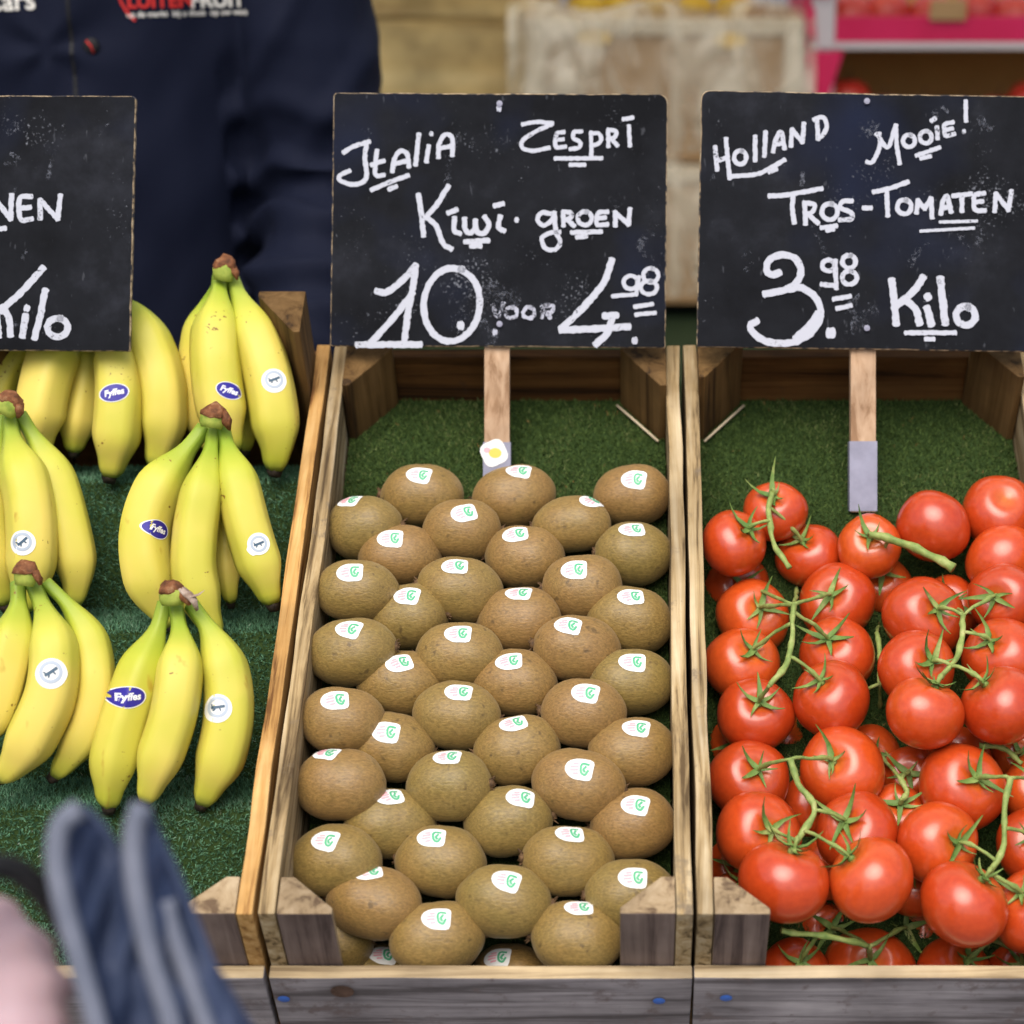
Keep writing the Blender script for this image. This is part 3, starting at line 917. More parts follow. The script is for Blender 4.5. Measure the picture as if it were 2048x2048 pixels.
# ------------------------------------------------------------------ kiwis
KV, KF = sphere(32, 20)
def kiwi_shape(seed):
    out = []
    for x, y, z in KV:
        # long axis X: blunt ends
        X, Yc, Z = z, x, y
        f = 1 + .05 * (1 - X * X) * abs(X) * 2
        v = Vector((X * (1 - .03 * X * X), Yc * f, Z * f))
        v += v * (.055 * noise.noise(v * 1.1 + Vector((seed, 0, seed))) + .012 * noise.noise(v * 3 + Vector((seed, 3, 0))))
        out.append(v)
    return out
KSH = [kiwi_shape(s * 5.3) for s in range(14)]
KIWI = [  # rows from the chalkboard down to the front rail: (x, y, w, h, sticker x, sticker y, sticker tilt)
 [(796, 935, 152, 110, 790, 895, -5), (970, 937, 150, 112, 978, 887, -6), (1195, 935, 142, 108, 1195, 903, -3)],
 [(680, 997, 145, 120, 658, 944, 14), (872, 1000, 145, 108, 875, 967, 6), (1080, 990, 147, 100, 1122, 943, 0)],
 [(754, 1050, 152, 115, 736, 1015, 6), (990, 1052, 147, 125, 972, 1007, 16), (1196, 1045, 142, 120, 1192, 998, 4)],
 [(660, 1115, 155, 110, 660, 1079, -4), (868, 1113, 158, 125, 858, 1067, 6), (1100, 1108, 148, 135, 1083, 1074, 4)],
 [(770, 1165, 155, 118, 767, 1123, 4), (980, 1172, 158, 118, 978, 1118, 0), (1197, 1170, 160, 120, 1190, 1125, -2)],
 [(657, 1230, 180, 125, 657, 1185, -2), (866, 1238, 162, 120, 864, 1195, -2), (1088, 1225, 162, 128, 1071, 1178, -2)],
 [(757, 1290, 162, 115, 753, 1250, 8), (973, 1290, 160, 120, 960, 1247, 8), (1196, 1287, 158, 118, 1193, 1248, 2)],
 [(634, 1360, 158, 120, 632, 1320, -4), (863, 1350, 160, 125, 865, 1305, -2), (1100, 1345, 158, 125, 1104, 1306, -2)],
 [(738, 1410, 160, 125, 728, 1380, -4), (977, 1415, 162, 125, 968, 1364, 14), (1200, 1420, 162, 132, 1200, 1372, -2)],
 [(622, 1482, 180, 132, 615, 1420, 0), (848, 1483, 160, 145, 843, 1427, 14), (1092, 1480, 175, 140, 1093, 1450, -4)],
 [(738, 1555, 168, 130, 735, 1502, -2), (960, 1550, 165, 135, 982, 1503, -16), (1200, 1555, 160, 145, 1198, 1517, -3)],
 [(608, 1625, 182, 145, 613, 1585, -8), (833, 1625, 168, 135, 814, 1579, 10), (1073, 1625, 172, 140, 1075, 1572, -6)],
 [(706, 1703, 185, 160, 695, 1645, 6), (952, 1700, 178, 165, 955, 1660, -12), (1192, 1690, 170, 140, 1194, 1655, 4)],
 [(823, 1770, 183, 150, 823, 1732, -5), (1087, 1770, 170, 140, 1092, 1712, -4)]]
ORD = ['first', 'second', 'third', 'fourth', 'fifth', 'sixth', 'seventh', 'eighth', 'ninth', 'tenth', 'eleventh', 'twelfth', 'thirteenth', 'fourteenth']
def sticker_fn(a):
    # tag shape: round nose to the left, square to the right
    c, s = math.cos(a), math.sin(a)
    if c > 0: return min(1 / max(abs(c), 1e-6), .82 / max(abs(s), 1e-6), 1.16)
    return 1 / math.sqrt((c / 1.05) ** 2 + (s / .82) ** 2)
def make_kiwi(px, py, w, h, sticker, label, n, tilt=0, k=0):
    c = settle(px, py, n)
    d = depth_of(c)
    a = w * d / FPX / 2
    b = h * d / FPX / 2
    b = min(max(b * 1.08, .0232), .0266); a = min(max(a * 1.07, .0285), .0365)
    c.x = min(max(c.x, U_K + BT + a * .80), U_K + CW - BT - a * .88)
    root = thing('kiwi', c - NN * b, label, 'kiwi', 'kiwis in the middle crate')
    sgn = random.choice((-1, 1))
    rot = Matrix.Rotation(R(random.uniform(-9, 9)), 3, FWD) @ Matrix.Rotation(R(random.uniform(-14, 14)), 3, UPV)
    bas = Matrix((RGT, VV, NN)).transposed()
    S = KSH[k % 14]
    V = [c + rot @ (bas @ Vector((v.x * a * sgn, v.y * b * .99, v.z * b * .99))) for v in S]
    F = [f[::-1] for f in KF] if sgn < 0 else KF
    skin = obj('skin', V, F, M_KIWI, root, True)
    # dry stalk scar with bristles at one end, small nub at the other
    ax = rot @ Vector((sgn, 0, 0))
    mb = MB()
    e = c + ax * (a * .965)
    mb.tube([e - ax * .001, e + ax * .0012, e + ax * .0026], [.0042, .0040, .0022], 9)
    for q in range(9):
        an = q * .7 + random.random()
        dv = (UPV * math.cos(an) + NN.cross(ax) * math.sin(an)) * .6 + ax
        p0 = e + (UPV * math.cos(an) + NN.cross(ax) * math.sin(an)) * .003
        mb.tube([p0, p0 + dv * random.uniform(.002, .0042)], [.0007, .0003], 4)
    mb.V = [v + noise.noise_vector(v * 400) * .0008 for v in mb.V]
    mb.obj('stem_scar', [M_KSTEM], root, True)
    if sticker:
        bv = bvh_of(V, F)
        sx, sy = sticker
        hit = bv.ray_cast(CAM, ray(sx, sy).normalized())
        if hit[0] is None or abs(hit[1].dot(ray(sx, sy).normalized())) < .22:
            tgt = c + (at(sx, sy, d) - c).normalized() * b * .9 - FWD * b * .35
            hit = bv.find_nearest(tgt)
        P, N = hit[0], hit[1].normalized()
        if N.dot(P - c) < 0: N = -N
        up = Matrix.Rotation(R(tilt + random.uniform(-9, 9)), 3, N) @ UPV
        sz = .0102
        V2, F2 = disc2(sz, 28, 1.0, 6, sticker_fn)
        s = obj('sticker', on_surface(bv, P, N, up, V2, .0005), F2, M_PAPER, root, True)
        g = MB()
        for i, pts in enumerate(([(.62, .38), (.22, .40), (.10, .15), (.20, -.30), (.50, -.42), (.66, -.10)], [(.45, .18), (.32, -.05), (.42, -.2)])):
            V2, F2 = ribbon([(x * sz, y * sz) for x, y in pts], sz * .17)
            g.add(on_surface(bv, P, N, up, V2, .0008 + i * .00004), F2)
        g.obj('green_print', [M_GREEN], s)
        g = MB()
        for i, pts in enumerate(([(-.15, .35), (-.45, .30)], [(-.10, .12), (-.62, .05)], [(-.12, -.12), (-.60, -.2)], [(-.05, -.36), (-.35, -.42)])):
            V2, F2 = ribbon([(x * sz, y * sz) for x, y in pts], sz * .15)
            g.add(on_surface(bv, P, N, up, V2, .0008 + i * .00004), F2)
        g.obj('pink_print', [M_PINK], s)
    return root
nrow = len(KIWI)
PLACE = {3: ['nearest the bananas', 'between its row mates', 'nearest the tomatoes'], 2: ['nearer the bananas', 'nearer the tomatoes']}
cnt = 0
for ri, row in enumerate(KIWI):
    fr = nrow - 1 - ri
    for ci, (x, y, w, h, sx, sy, tl) in enumerate(row):
        c0 = on_slope(x * K, y * K, -.02)
        v = vn(c0)[0]
        n = ((.004 if ri % 2 else -.004) if ri < 11 else (.0, .006, .003)[ri - 11]) + (.010 if ci == 0 and len(row) == 3 and ri % 2 and ri > 2 else 0)
        lab = 'brown kiwi with white sticker, %s row up from the crate rail, %s' % (ORD[fr], PLACE[len(row)][ci])
        make_kiwi(x * K, y * K, w * K, h * K, (sx * K, sy * K), lab, n, tl, cnt)
        cnt += 1
make_kiwi(622 * K, 1775 * K, 150 * K, 130 * K, None, 'kiwi without visible sticker wedged low beside the crate post next to the bananas', -.03, 0, 1)
make_kiwi(715 * K, 1848 * K, 165 * K, 130 * K, (722 * K, 1801 * K), 'low kiwi behind the rail, nearer the bananas, under the front row', -.04, -4, 2)
make_kiwi(965 * K, 1848 * K, 150 * K, 130 * K, (938 * K, 1806 * K), 'low kiwi behind the rail, under and between the front row kiwis', -.04, 4, 3)

# ------------------------------------------------------------------ tomatoes
TV, TF = sphere(32, 22)
def tomato_shape(seed):
    V, UV = [], []
    for x, y, z in TV:
        th = math.acos(max(-1, min(1, z)))
        ph = math.atan2(y, x)
        lob = 1 + .026 * math.cos(5 * ph + seed) * math.sin(th) ** 2 * (.5 + .5 * math.cos(th)) + .028 * math.cos(2 * ph + seed * 2) + .014 * math.cos(3 * ph - seed)
        zz = z * .90 - .22 * math.exp(-(th / .34) ** 2) + .03 * math.exp(-((math.pi - th) / .25) ** 2)
        rad = math.sin(th) * lob * (1 + .03 * math.cos(th))
        V.append(Vector((rad * math.cos(ph), rad * math.sin(ph), zz)))
        UV.append((ph / 6.283 + .5, th / math.pi))
    return V, UV
TSH = [tomato_shape(s * 1.7) for s in range(11)]
def sepals(mb, top, axis, size, seed):
    rnd = random.Random(seed)
    a = axis.cross(FWD); a = a.normalized() if a.length > .05 else RGT.copy()
    b = axis.cross(a)
    k = 5
    for i in range(k):
        an = 2 * math.pi * i / k + rnd.uniform(-.3, .3)
        dr = a * math.cos(an) + b * math.sin(an)
        L = size * rnd.uniform(.7, 1.55)
        lift = rnd.uniform(.15, 1.1)
        side = axis.cross(dr)
        curl = rnd.uniform(-.45, .45)
        rows = []
        for j, (s, w) in enumerate(((0, .085), (.22, .105), (.5, .075), (.78, .045), (1.0, .010))):
            p = top + dr * (L * s) + axis * (L * (.10 + lift * s * s * .7 - .10 * math.sin(s * 3)) + .0022) + side * (L * curl * s * s)
            rows.append((p, w * L))
        V, F = [], []
        for p, w in rows: V += [p - side * w + axis * w * .35, p - axis * w * .1, p + side * w + axis * w * .35]
        for j in range(4):
            o = j * 3
            F += [(o, o + 1, o + 4, o + 3), (o + 1, o + 2, o + 5, o + 4)]
        t = len(V)
        V2 = [v - axis * .0006 for v in V]
        mb.add(V + V2, F + [tuple(q + t for q in f[::-1]) for f in F])
    mb.tube([top - axis * .001, top + axis * .0025], [.0035, .0028], 8)
TSEED = [0]
def tomato_at(c, r, axis, root, k, calyx=True, size=.0165):
    Sh, UV = TSH[k % 11]
    q = Vector((0, 0, 1)).rotation_difference(axis).to_matrix()
    V = [c + q @ (v * r) for v in Sh]
    o = obj('tomato', V, TF, M_TOM, root, True, None, UV)
    top = c + axis * (r * .715)
    if calyx:
        mb = MB()
        TSEED[0] += 1
        sepals(mb, top, axis, size, TSEED[0])
        mb.obj('calyx', [M_SEPAL], o, True)
    return top
def tn(v): return TURF_N(v) + .027
ALLT = []
TRUSS = [
 dict(label='vine of tomatoes against the back left, topmost by the double side boards', stem=[(1456, 928), (1452, 975), (1462, 1030), (1490, 1070)],
      t=[(1462, 966, 58, .002), (1384, 1026, 62, 0), (1528, 1050, 63, .004)], sn=.036),
 dict(label='pair of vine tomatoes below the sign stake with a thick cut stem lying beside them', stem=[(1800, 1072), (1740, 1040), (1690, 1020), (1640, 1008)],
      t=[(1640, 1032, 60, 0), (1660, 1105, 60, -.012)], sn=.036, thick=1.5),
 dict(label='vine of seven tomatoes along the side boards in the middle of the crate', stem=[(1497, 1143), (1494, 1195), (1486, 1245), (1452, 1292)],
      t=[(1390, 1112, 66, -.022), (1420, 1163, 70, .0), (1580, 1135, 72, .0), (1505, 1118, 62, -.028), (1400, 1255, 72, .004), (1580, 1236, 72, .0), (1425, 1350, 72, .010), (1569, 1320, 74, .006)], sn=.040),
 dict(label='vine of tomatoes in the middle of the crate, beside the other middle vine', stem=[(1817, 1160), (1815, 1205), (1806, 1240), (1775, 1278)],
      t=[(1742, 1165, 76, -.004), (1790, 1150, 62, -.030), (1895, 1130, 66, .0), (1728, 1262, 72, .004), (1892, 1240, 74, .0), (1744, 1346, 72, .010), (1890, 1332, 76, .006)], sn=.040),
 dict(label='vine of six tomatoes with a pale green fan of stems, above the corner post', stem=[(1492, 1432), (1508, 1480), (1535, 1530), (1500, 1590)],
      t=[(1412, 1472, 76, -.004), (1590, 1452, 80, .0), (1430, 1572, 78, .0), (1618, 1575, 78, -.004), (1480, 1664, 81, .012), (1644, 1660, 80, .012)], sn=.042),
 dict(label='vine of tomatoes with a knobbly pale stem, nearest the rail on the far side', stem=[(1906, 1468), (1893, 1530), (1893, 1590), (1868, 1648)],
      t=[(1815, 1486, 82, .0), (1768, 1590, 76, .004), (1818, 1706, 81, .012), (1950, 1720, 78, .004), (1960, 1600, 78, -.004), (1968, 1490, 76, -.01)], sn=.042),
 dict(label='low vine of tomatoes with dark twisted stems just behind the crate rail', stem=[(1475, 1755), (1530, 1765), (1580, 1770), (1640, 1785)],
      t=[(1500, 1845, 66, -.050), (1640, 1850, 84, -.040), (1720, 1755, 70, -.062), (1555, 1755, 62, -.070)], sn=.000),
 dict(label='low vine of tomatoes under the last vine, behind the crate rail', stem=[(1850, 1760), (1880, 1775), (1915, 1785)],
      t=[(1800, 1850, 72, -.048), (1930, 1850, 72, -.046)], sn=-.01),
 dict(label='half buried vine of tomatoes between the two lower vines', stem=[(1700, 1470), (1712, 1495), (1700, 1510)],
      t=[(1715, 1465, 56, -.030), (1692, 1540, 60, -.034), (1640, 1425, 58, -.034)], sn=-.008),
 dict(label='vine of tomatoes with dark stems buried under the middle of the crate', stem=[(1850, 1408), (1895, 1415), (1930, 1440)],
      t=[(1925, 1430, 55, -.036)], sn=-.012),
 dict(label='buried tomatoes showing low beside the double side boards', stem=[(1390, 1640), (1392, 1660), (1396, 1680)],
      t=[(1388, 1640, 62, -.045), (1390, 1700, 55, -.055)], sn=-.03),
 dict(label='dark gap tomatoes buried between the two middle vines', stem=[(1655, 1195), (1662, 1240), (1660, 1290)],
      t=[(1655, 1190, 58, -.042), (1662, 1275, 62, -.045), (1655, 1370, 62, -.045), (1490, 1390, 58, -.05)], sn=-.03),
 dict(label='tomatoes buried under the lower vines, in the middle of the crate', stem=[(1720, 1640), (1722, 1660), (1716, 1680)],
      t=[(1722, 1665, 64, -.045), (1528, 1520, 60, -.045), (1810, 1430, 60, -.045), (1560, 1640, 58, -.05)], sn=-.03),
 dict(label='tomato buried under the middle vine, beside the double side boards', stem=[(1395, 1400), (1400, 1410), (1410, 1415)],
      t=[(1395, 1415, 60, -.045)], sn=-.03),
]
tk = 0
allc = []
def resolve():
    """push overlapping tomatoes apart along their own line of sight so that none cut into each other"""
    for _ in range(60):
        for e in allc:
            v, n = vn(e['c'])
            if v > .40 and n < -.056 + e['r'] * .93: e['c'] -= (e['c'] - CAM).normalized() * (-.056 + e['r'] * .93 - n)
        for i in range(len(allc)):
            for j in range(i):
                a, b = allc[i], allc[j]
                d = (a['c'] - b['c']); L = d.length; m = (a['r'] + b['r']) * .93
                if L < m:
                    ra, rb = (a['c'] - CAM).normalized(), (b['c'] - CAM).normalized()
                    s = .25 * (m - L)
                    if depth_of(a['c']) > depth_of(b['c']): a['c'] += ra * s; b['c'] -= rb * s * .4
                    else: b['c'] += rb * s; a['c'] -= ra * s * .4
for T in TRUSS:
    T['cc'] = []
    for (x, y, r, dn) in T['t']:
        c = on_slope(x * K, y * K, -.02); v = vn(c)[0]
        c = settle(x * K, y * K, dn + .003, .032)
        e = dict(c=c, r=r * 1.04 * K * depth_of(c) / FPX)
        T['cc'].append(e); allc.append(e)
LOOSE = [('glossy loose tomato beside the sign stake, nearer the turf', 1760, 994, 70, .0), ('loose tomato farthest up the turf by the side board', 1885, 968, 73, .0),
         ('loose tomato below the one farthest up the turf', 1892, 1058, 70, .004)]
for L in LOOSE:
    c = on_slope(L[1] * K, L[2] * K, -.02); v = vn(c)[0]
    e = dict(c=settle(L[1] * K, L[2] * K, .003 + L[4]), r=L[3] * K * depth_of(c) / FPX, l=L[0])
    allc.append(e); ALLT.append(e)
resolve()
for e in allc:
    v = vn(e['c'])[0]
    lim = .004 + e['r']
    if v < lim: e['c'] += VV * (lim - v)
    e['c'].x = max(e['c'].x, U_T + BT + e['r'] * .95)
for T in TRUSS:
    sp3 = []
    for (x, y) in T['stem']:
        c = on_slope(x * K, y * K, -.02); v = vn(c)[0]
        sp3.append(settle(x * K, y * K, .003, .032) - ray(x * K, y * K).normalized() * (max(.006, T['sn'] * .75) if T['sn'] > -.001 else T['sn'] - .008))
    base = sum((e['c'] for e in T['cc']), Vector()) / len(T['cc']) - NN * .03
    root = thing('tomato_vine', base, T['label'], 'tomatoes', 'vines of tomatoes in the crate')
    sp = catmull(sp3, 16)
    th = T.get('thick', 1.0)
    mb = MB()
    mb.tube(sp, [.0021 * th * (1 + .35 * math.exp(-((i % 5 - 2) ** 2) / .7)) * (1.25 if i in (0,) else 1) for i in range(16)], 9)
    for e in T['cc']:
        tgt = min(sp, key=lambda q: (q - e['c']).length)
        ax = ((tgt - e['c']).normalized() * .9 + NN * .45 - FWD * .15).normalized()
        top = tomato_at(e['c'], e['r'], ax, root, tk); tk += 1
        mid = top.lerp(tgt, .5) + ax * .009
        knee = top + ax * .009
        P = catmull([tgt, mid.lerp(tgt, .3), knee, top], 9)
        mb.tube(P, [.0015 * (1 + (.5 if i == 5 else 0)) for i in range(9)], 7)
    mb.V = [v + noise.noise_vector(v * 60) * .0016 + noise.noise_vector(v * 220) * .0005 for v in mb.V]
    mb.obj('stem', [M_VINE], root, True)
for i, e in enumerate(ALLT):
    root = thing('loose_tomato', e['c'] - NN * e['r'], e['l'], 'tomato', 'loose tomatoes')
    tomato_at(e['c'], e['r'], (-NN * .4 + VV * (.9 if i != 1 else -.2) + NN * (1.6 if i == 1 else 0) + RGT * (.5 - .4 * i)).normalized(), root, i, calyx=(i == 0), size=.012)

# ------------------------------------------------------------------ chalkboard price signs
def circ(cx, cy, rx, ry=None, a0=-80, a1=290, rot=0):
    ry = ry or rx
    out = []
    for k in range(11):
        a = R(a0 + (a1 - a0) * k / 10)
        x, y = math.cos(a) * rx, math.sin(a) * ry
        c, s = math.cos(R(rot)), math.sin(R(rot))
        out.append((cx + x * c - y * s, cy + x * s + y * c))
    return out
def seg(*p): return [tuple(p[i:i + 2]) for i in range(0, len(p), 2)]
def poly(*p):
    """straight-cornered strokes: returns several segments"""
    q = seg(*p)
    return [[a, b] for a, b in zip(q, q[1:])]
KW = {
 'Italia': (24, [seg(120, 775, 170, 745, 250, 720), seg(238, 728, 228, 800, 238, 880, 225, 920, 170, 938, 110, 922, 98, 895, 150, 868),
            seg(290, 765, 282, 830, 283, 890, 325, 890), seg(262, 838, 325, 818), seg(368, 872, 378, 810, 408, 768, 442, 782, 452, 848), seg(372, 835, 448, 816),
            seg(503, 682, 494, 760, 486, 838), seg(553, 742, 541, 822), seg(566, 680), seg(602, 800, 606, 730, 636, 684, 672, 702, 672, 790), seg(604, 756, 672, 742),
            seg(262, 965, 350, 928, 448, 892), seg(352, 962, 388, 948)]),
 'Zespri': (22, [seg(1030, 632, 1100, 620, 1182, 626), seg(1180, 630, 1090, 672, 1030, 715, 1030, 752, 1080, 766, 1165, 752),
            seg(1240, 672, 1205, 678, 1196, 715, 1202, 748, 1248, 746), seg(1198, 712, 1236, 708), seg(1330, 668, 1292, 672, 1288, 702, 1322, 722, 1318, 750, 1272, 758),
            seg(1378, 672, 1380, 800), seg(1378, 680, 1415, 678, 1430, 705, 1415, 730, 1386, 738), seg(1465, 662, 1466, 745), seg(1465, 660, 1505, 668, 1498, 698, 1466, 706), seg(1480, 704, 1512, 740),
            seg(1570, 640, 1576, 742), seg(1542, 606, 1590, 598), seg(1196, 806, 1432, 804), seg(1272, 838, 1346, 838)]),
 'Kiwi': (27, [seg(500, 990, 514, 1080, 526, 1198), seg(652, 946, 594, 1040, 536, 1108), seg(540, 1102, 592, 1152, 626, 1238, 668, 1266),
            seg(652, 1082, 694, 1066), seg(684, 1108, 682, 1170, 712, 1188), seg(735, 1112, 738, 1165, 764, 1186, 788, 1160, 790, 1120), seg(790, 1140, 800, 1180, 836, 1184, 858, 1140, 836, 1102),
            seg(916, 1100, 908, 1156, 936, 1174), seg(888, 1046, 930, 1036), seg(1000, 1118), seg(738, 1230, 856, 1222), seg(768, 1250, 816, 1250)]),
 'groen': (24, [seg(1176, 1086, 1126, 1082, 1106, 1116, 1134, 1146, 1176, 1122, 1192, 1080), seg(1192, 1082, 1200, 1180, 1222, 1228, 1196, 1268, 1146, 1262, 1128, 1212, 1170, 1184, 1218, 1180),
            seg(1236, 1078, 1238, 1148), seg(1236, 1076, 1280, 1084, 1270, 1110, 1242, 1116), seg(1256, 1116, 1292, 1148), circ(1346, 1110, 36, 34),
            seg(1462, 1076, 1416, 1082, 1406, 1115, 1412, 1144, 1462, 1140), seg(1408, 1110, 1450, 1106)] + poly(1502, 1148, 1500, 1078, 1568, 1142, 1576, 1062) + [seg(1280, 1182, 1430, 1178), seg(1306, 1206, 1354, 1202)]),
 'ten': (34, [seg(288, 1480, 340, 1484, 420, 1424, 486, 1350), seg(486, 1350, 472, 1460, 446, 1600, 428, 1742), seg(470, 1490, 370, 1620, 262, 1738), seg(190, 1752, 510, 1752),
            circ(670, 1548, 142, 188, -80, 285, 6)]),
 'dot': (44, [seg(715, 1655)]),
 'four': (36, [seg(1484, 1322, 1440, 1440, 1330, 1572, 1226, 1672), seg(1226, 1678, 1400, 1672, 1570, 1660), seg(1490, 1606, 1462, 1690, 1402, 1750), seg(1446, 1606, 1508, 1604), seg(1600, 1732)]),
 'cents': (22, [circ(1580, 1436, 36, 34, -20, 330), seg(1622, 1408, 1616, 1450, 1606, 1498), seg(1488, 1506, 1608, 1496), circ(1682, 1400, 38, 36), circ(1672, 1462, 42, 34), seg(1600, 1560, 1690, 1546), seg(1606, 1600, 1704, 1590)]),
}
KWW = {'voor': (20, [seg(878, 1550, 902, 1612, 934, 1540), circ(972, 1590, 30, 28), circ(1062, 1590, 30, 28), seg(1130, 1560, 1130, 1615), seg(1130, 1556, 1186, 1556, 1176, 1586, 1140, 1590), seg(1150, 1590, 1172, 1616)]),
       'specks': (30, [seg(890, 1690), seg(1600, 1732), seg(910, 550)])}
KSM = {'smear': (26, [seg(700, 690, 662, 830, 642, 940), seg(656, 950, 668, 1060), seg(735, 640, 770, 740)]), 'smear2': (120, [seg(840, 1560, 980, 1520), seg(700, 1640, 860, 1700), seg(900, 1480, 880, 1540)]),
       'smear3': (60, [seg(1690, 1140, 1650, 1260, 1700, 1300), seg(1500, 1030, 1560, 980, 1690, 1050)])}
TW = {
 'Holland': (25, [seg(216, 788, 226, 912), seg(274, 744, 282, 850, 294, 958), seg(228, 862, 280, 846), circ(350, 845, 33, 37), seg(430, 732, 430, 862), seg(486, 708, 480, 838),
            seg(526, 814, 542, 748, 570, 708, 588, 798), seg(538, 776, 582, 766)] + poly(622, 784, 628, 694, 684, 764, 692, 662) + [seg(762, 642, 768, 746), seg(746, 642, 792, 628, 814, 668, 800, 716, 768, 746),
            seg(310, 946, 440, 934, 520, 896, 588, 858), seg(506, 922, 544, 908)]),
 'Mooie': (24, [seg(1030, 868, 1062, 868, 1100, 780, 1096, 716), seg(1082, 718, 1142, 790, 1184, 672), seg(1186, 672, 1190, 780, 1206, 878), circ(1256, 756, 32, 33), circ(1346, 736, 32, 33),
            seg(1406, 682, 1410, 744), seg(1376, 648, 1396, 636), seg(1492, 656, 1448, 668, 1446, 700, 1454, 730, 1500, 718), seg(1448, 698, 1488, 690), seg(1560, 542, 1562, 650), seg(1551, 706),
            seg(1296, 834, 1420, 792), seg(1320, 850, 1370, 838)]),
 'Tros': (26, [seg(506, 1052, 600, 1046, 788, 1012), seg(634, 1044, 630, 1120, 640, 1196), seg(696, 1092, 700, 1202), seg(692, 1088, 748, 1098, 738, 1138, 702, 1150), seg(716, 1150, 768, 1198), circ(830, 1136, 42, 44),
            seg(950, 1078, 898, 1082, 888, 1116, 944, 1140, 948, 1174, 884, 1180), seg(1012, 1116, 1052, 1116), seg(786, 1222, 866, 1212), seg(816, 1236, 850, 1230)]),
 'Tomaten': (26, [seg(1066, 1030, 1150, 1012, 1250, 976), seg(1136, 1014, 1142, 1158), circ(1230, 1110, 38, 38)] + poly(1296, 1142, 1304, 1074, 1340, 1120, 1374, 1064, 1380, 1168) + [
            seg(1426, 1148, 1438, 1080, 1460, 1052, 1482, 1138), seg(1432, 1116, 1476, 1110), seg(1492, 1052, 1590, 1040), seg(1540, 1048, 1540, 1134), seg(1660, 1036, 1610, 1048, 1604, 1090, 1612, 1126, 1664, 1130), seg(1606, 1086, 1650, 1080)]
            + poly(1716, 1134, 1722, 1038, 1790, 1128, 1806, 1024)),
 'underline': (17, [seg(1422, 1192, 1620, 1186), seg(1318, 1240, 1604, 1224)]),
 'three': (38, [seg(560, 1462, 520, 1476, 492, 1450, 506, 1394, 580, 1366, 650, 1392, 676, 1460, 640, 1530, 570, 1560, 482, 1578), seg(600, 1552, 690, 1548, 760, 1606, 782, 1690, 740, 1776, 640, 1836, 500, 1834, 418, 1786, 406, 1744, 440, 1722)]),
 'stroke': (56, [seg(772, 1690, 720, 1760, 656, 1818)]),
 'dot': (62, [seg(836, 1788)]),
 'cents': (26, [circ(824, 1424, 34, 30, -20, 330), seg(860, 1398, 862, 1470, 866, 1548), seg(786, 1526, 852, 1532), circ(934, 1404, 36, 34), circ(936, 1490, 40, 36), seg(852, 1606, 940, 1590), seg(870, 1656, 944, 1640)]),
 'Kilo': (40, [seg(1164, 1504, 1174, 1600, 1188, 1738), seg(1332, 1488, 1280, 1562, 1192, 1640), seg(1236, 1612, 1290, 1660, 1312, 1736), seg(1352, 1652, 1376, 1742), seg(1352, 1588, 1360, 1600), seg(1424, 1494, 1436, 1600, 1450, 1736), circ(1560, 1695, 52, 50)]),
 'kilo_line': (26, [seg(1238, 1786, 1504, 1786), seg(1346, 1820, 1388, 1820)]),
}
TSM = {'smear': (26, [seg(690, 930, 680, 990), seg(740, 1220, 812, 1370), seg(1390, 590, 1400, 620), seg(1440, 575, 1460, 600), seg(370, 1376, 400, 1346), seg(380, 1446, 418, 1416)]),
       'smear2': (40, [seg(200, 950, 230, 1020, 260, 990), seg(1540, 1280, 1580, 1340, 1640, 1280, 1660, 1180), seg(1340, 1300, 1260, 1420), seg(1640, 640, 1690, 690)]),
       'smear3': (100, [seg(960, 1640, 1060, 1680), seg(980, 1740, 1040, 1750), seg(980, 600, 1040, 700)])}
BW = {
 'NEN': (29, poly(-44, 1206, -36, 1084, 58, 1210, 64, 1076) + [seg(172, 1084, 112, 1090, 104, 1150, 118, 1214, 176, 1208), seg(108, 1150, 166, 1144)] + poly(222, 1206, 222, 1104, 318, 1208, 334, 1078) + [seg(-40, 1268, 28, 1260)]),
 'Kilo': (38, [seg(238, 1480, 130, 1600, 4, 1716), seg(14, 1692, 50, 1760, 58, 1850), seg(-40, 1530, -22, 1680, -8, 1856), seg(142, 1742, 124, 1856), seg(146, 1700, 152, 1702), seg(250, 1602, 222, 1740, 190, 1866), circ(318, 1808, 56, 52)]),
}
BSM = {'smear': (22, [seg(60, 850, 110, 870), seg(180, 840, 200, 920), seg(300, 830, 262, 990), seg(70, 1060, 90, 1040), seg(120, 1420, 150, 1380), seg(30, 900, 90, 900)]),
       'smear2': (90, [seg(20, 660, 60, 700), seg(480, 640, 560, 700), seg(20, 1760, 70, 1780)])}
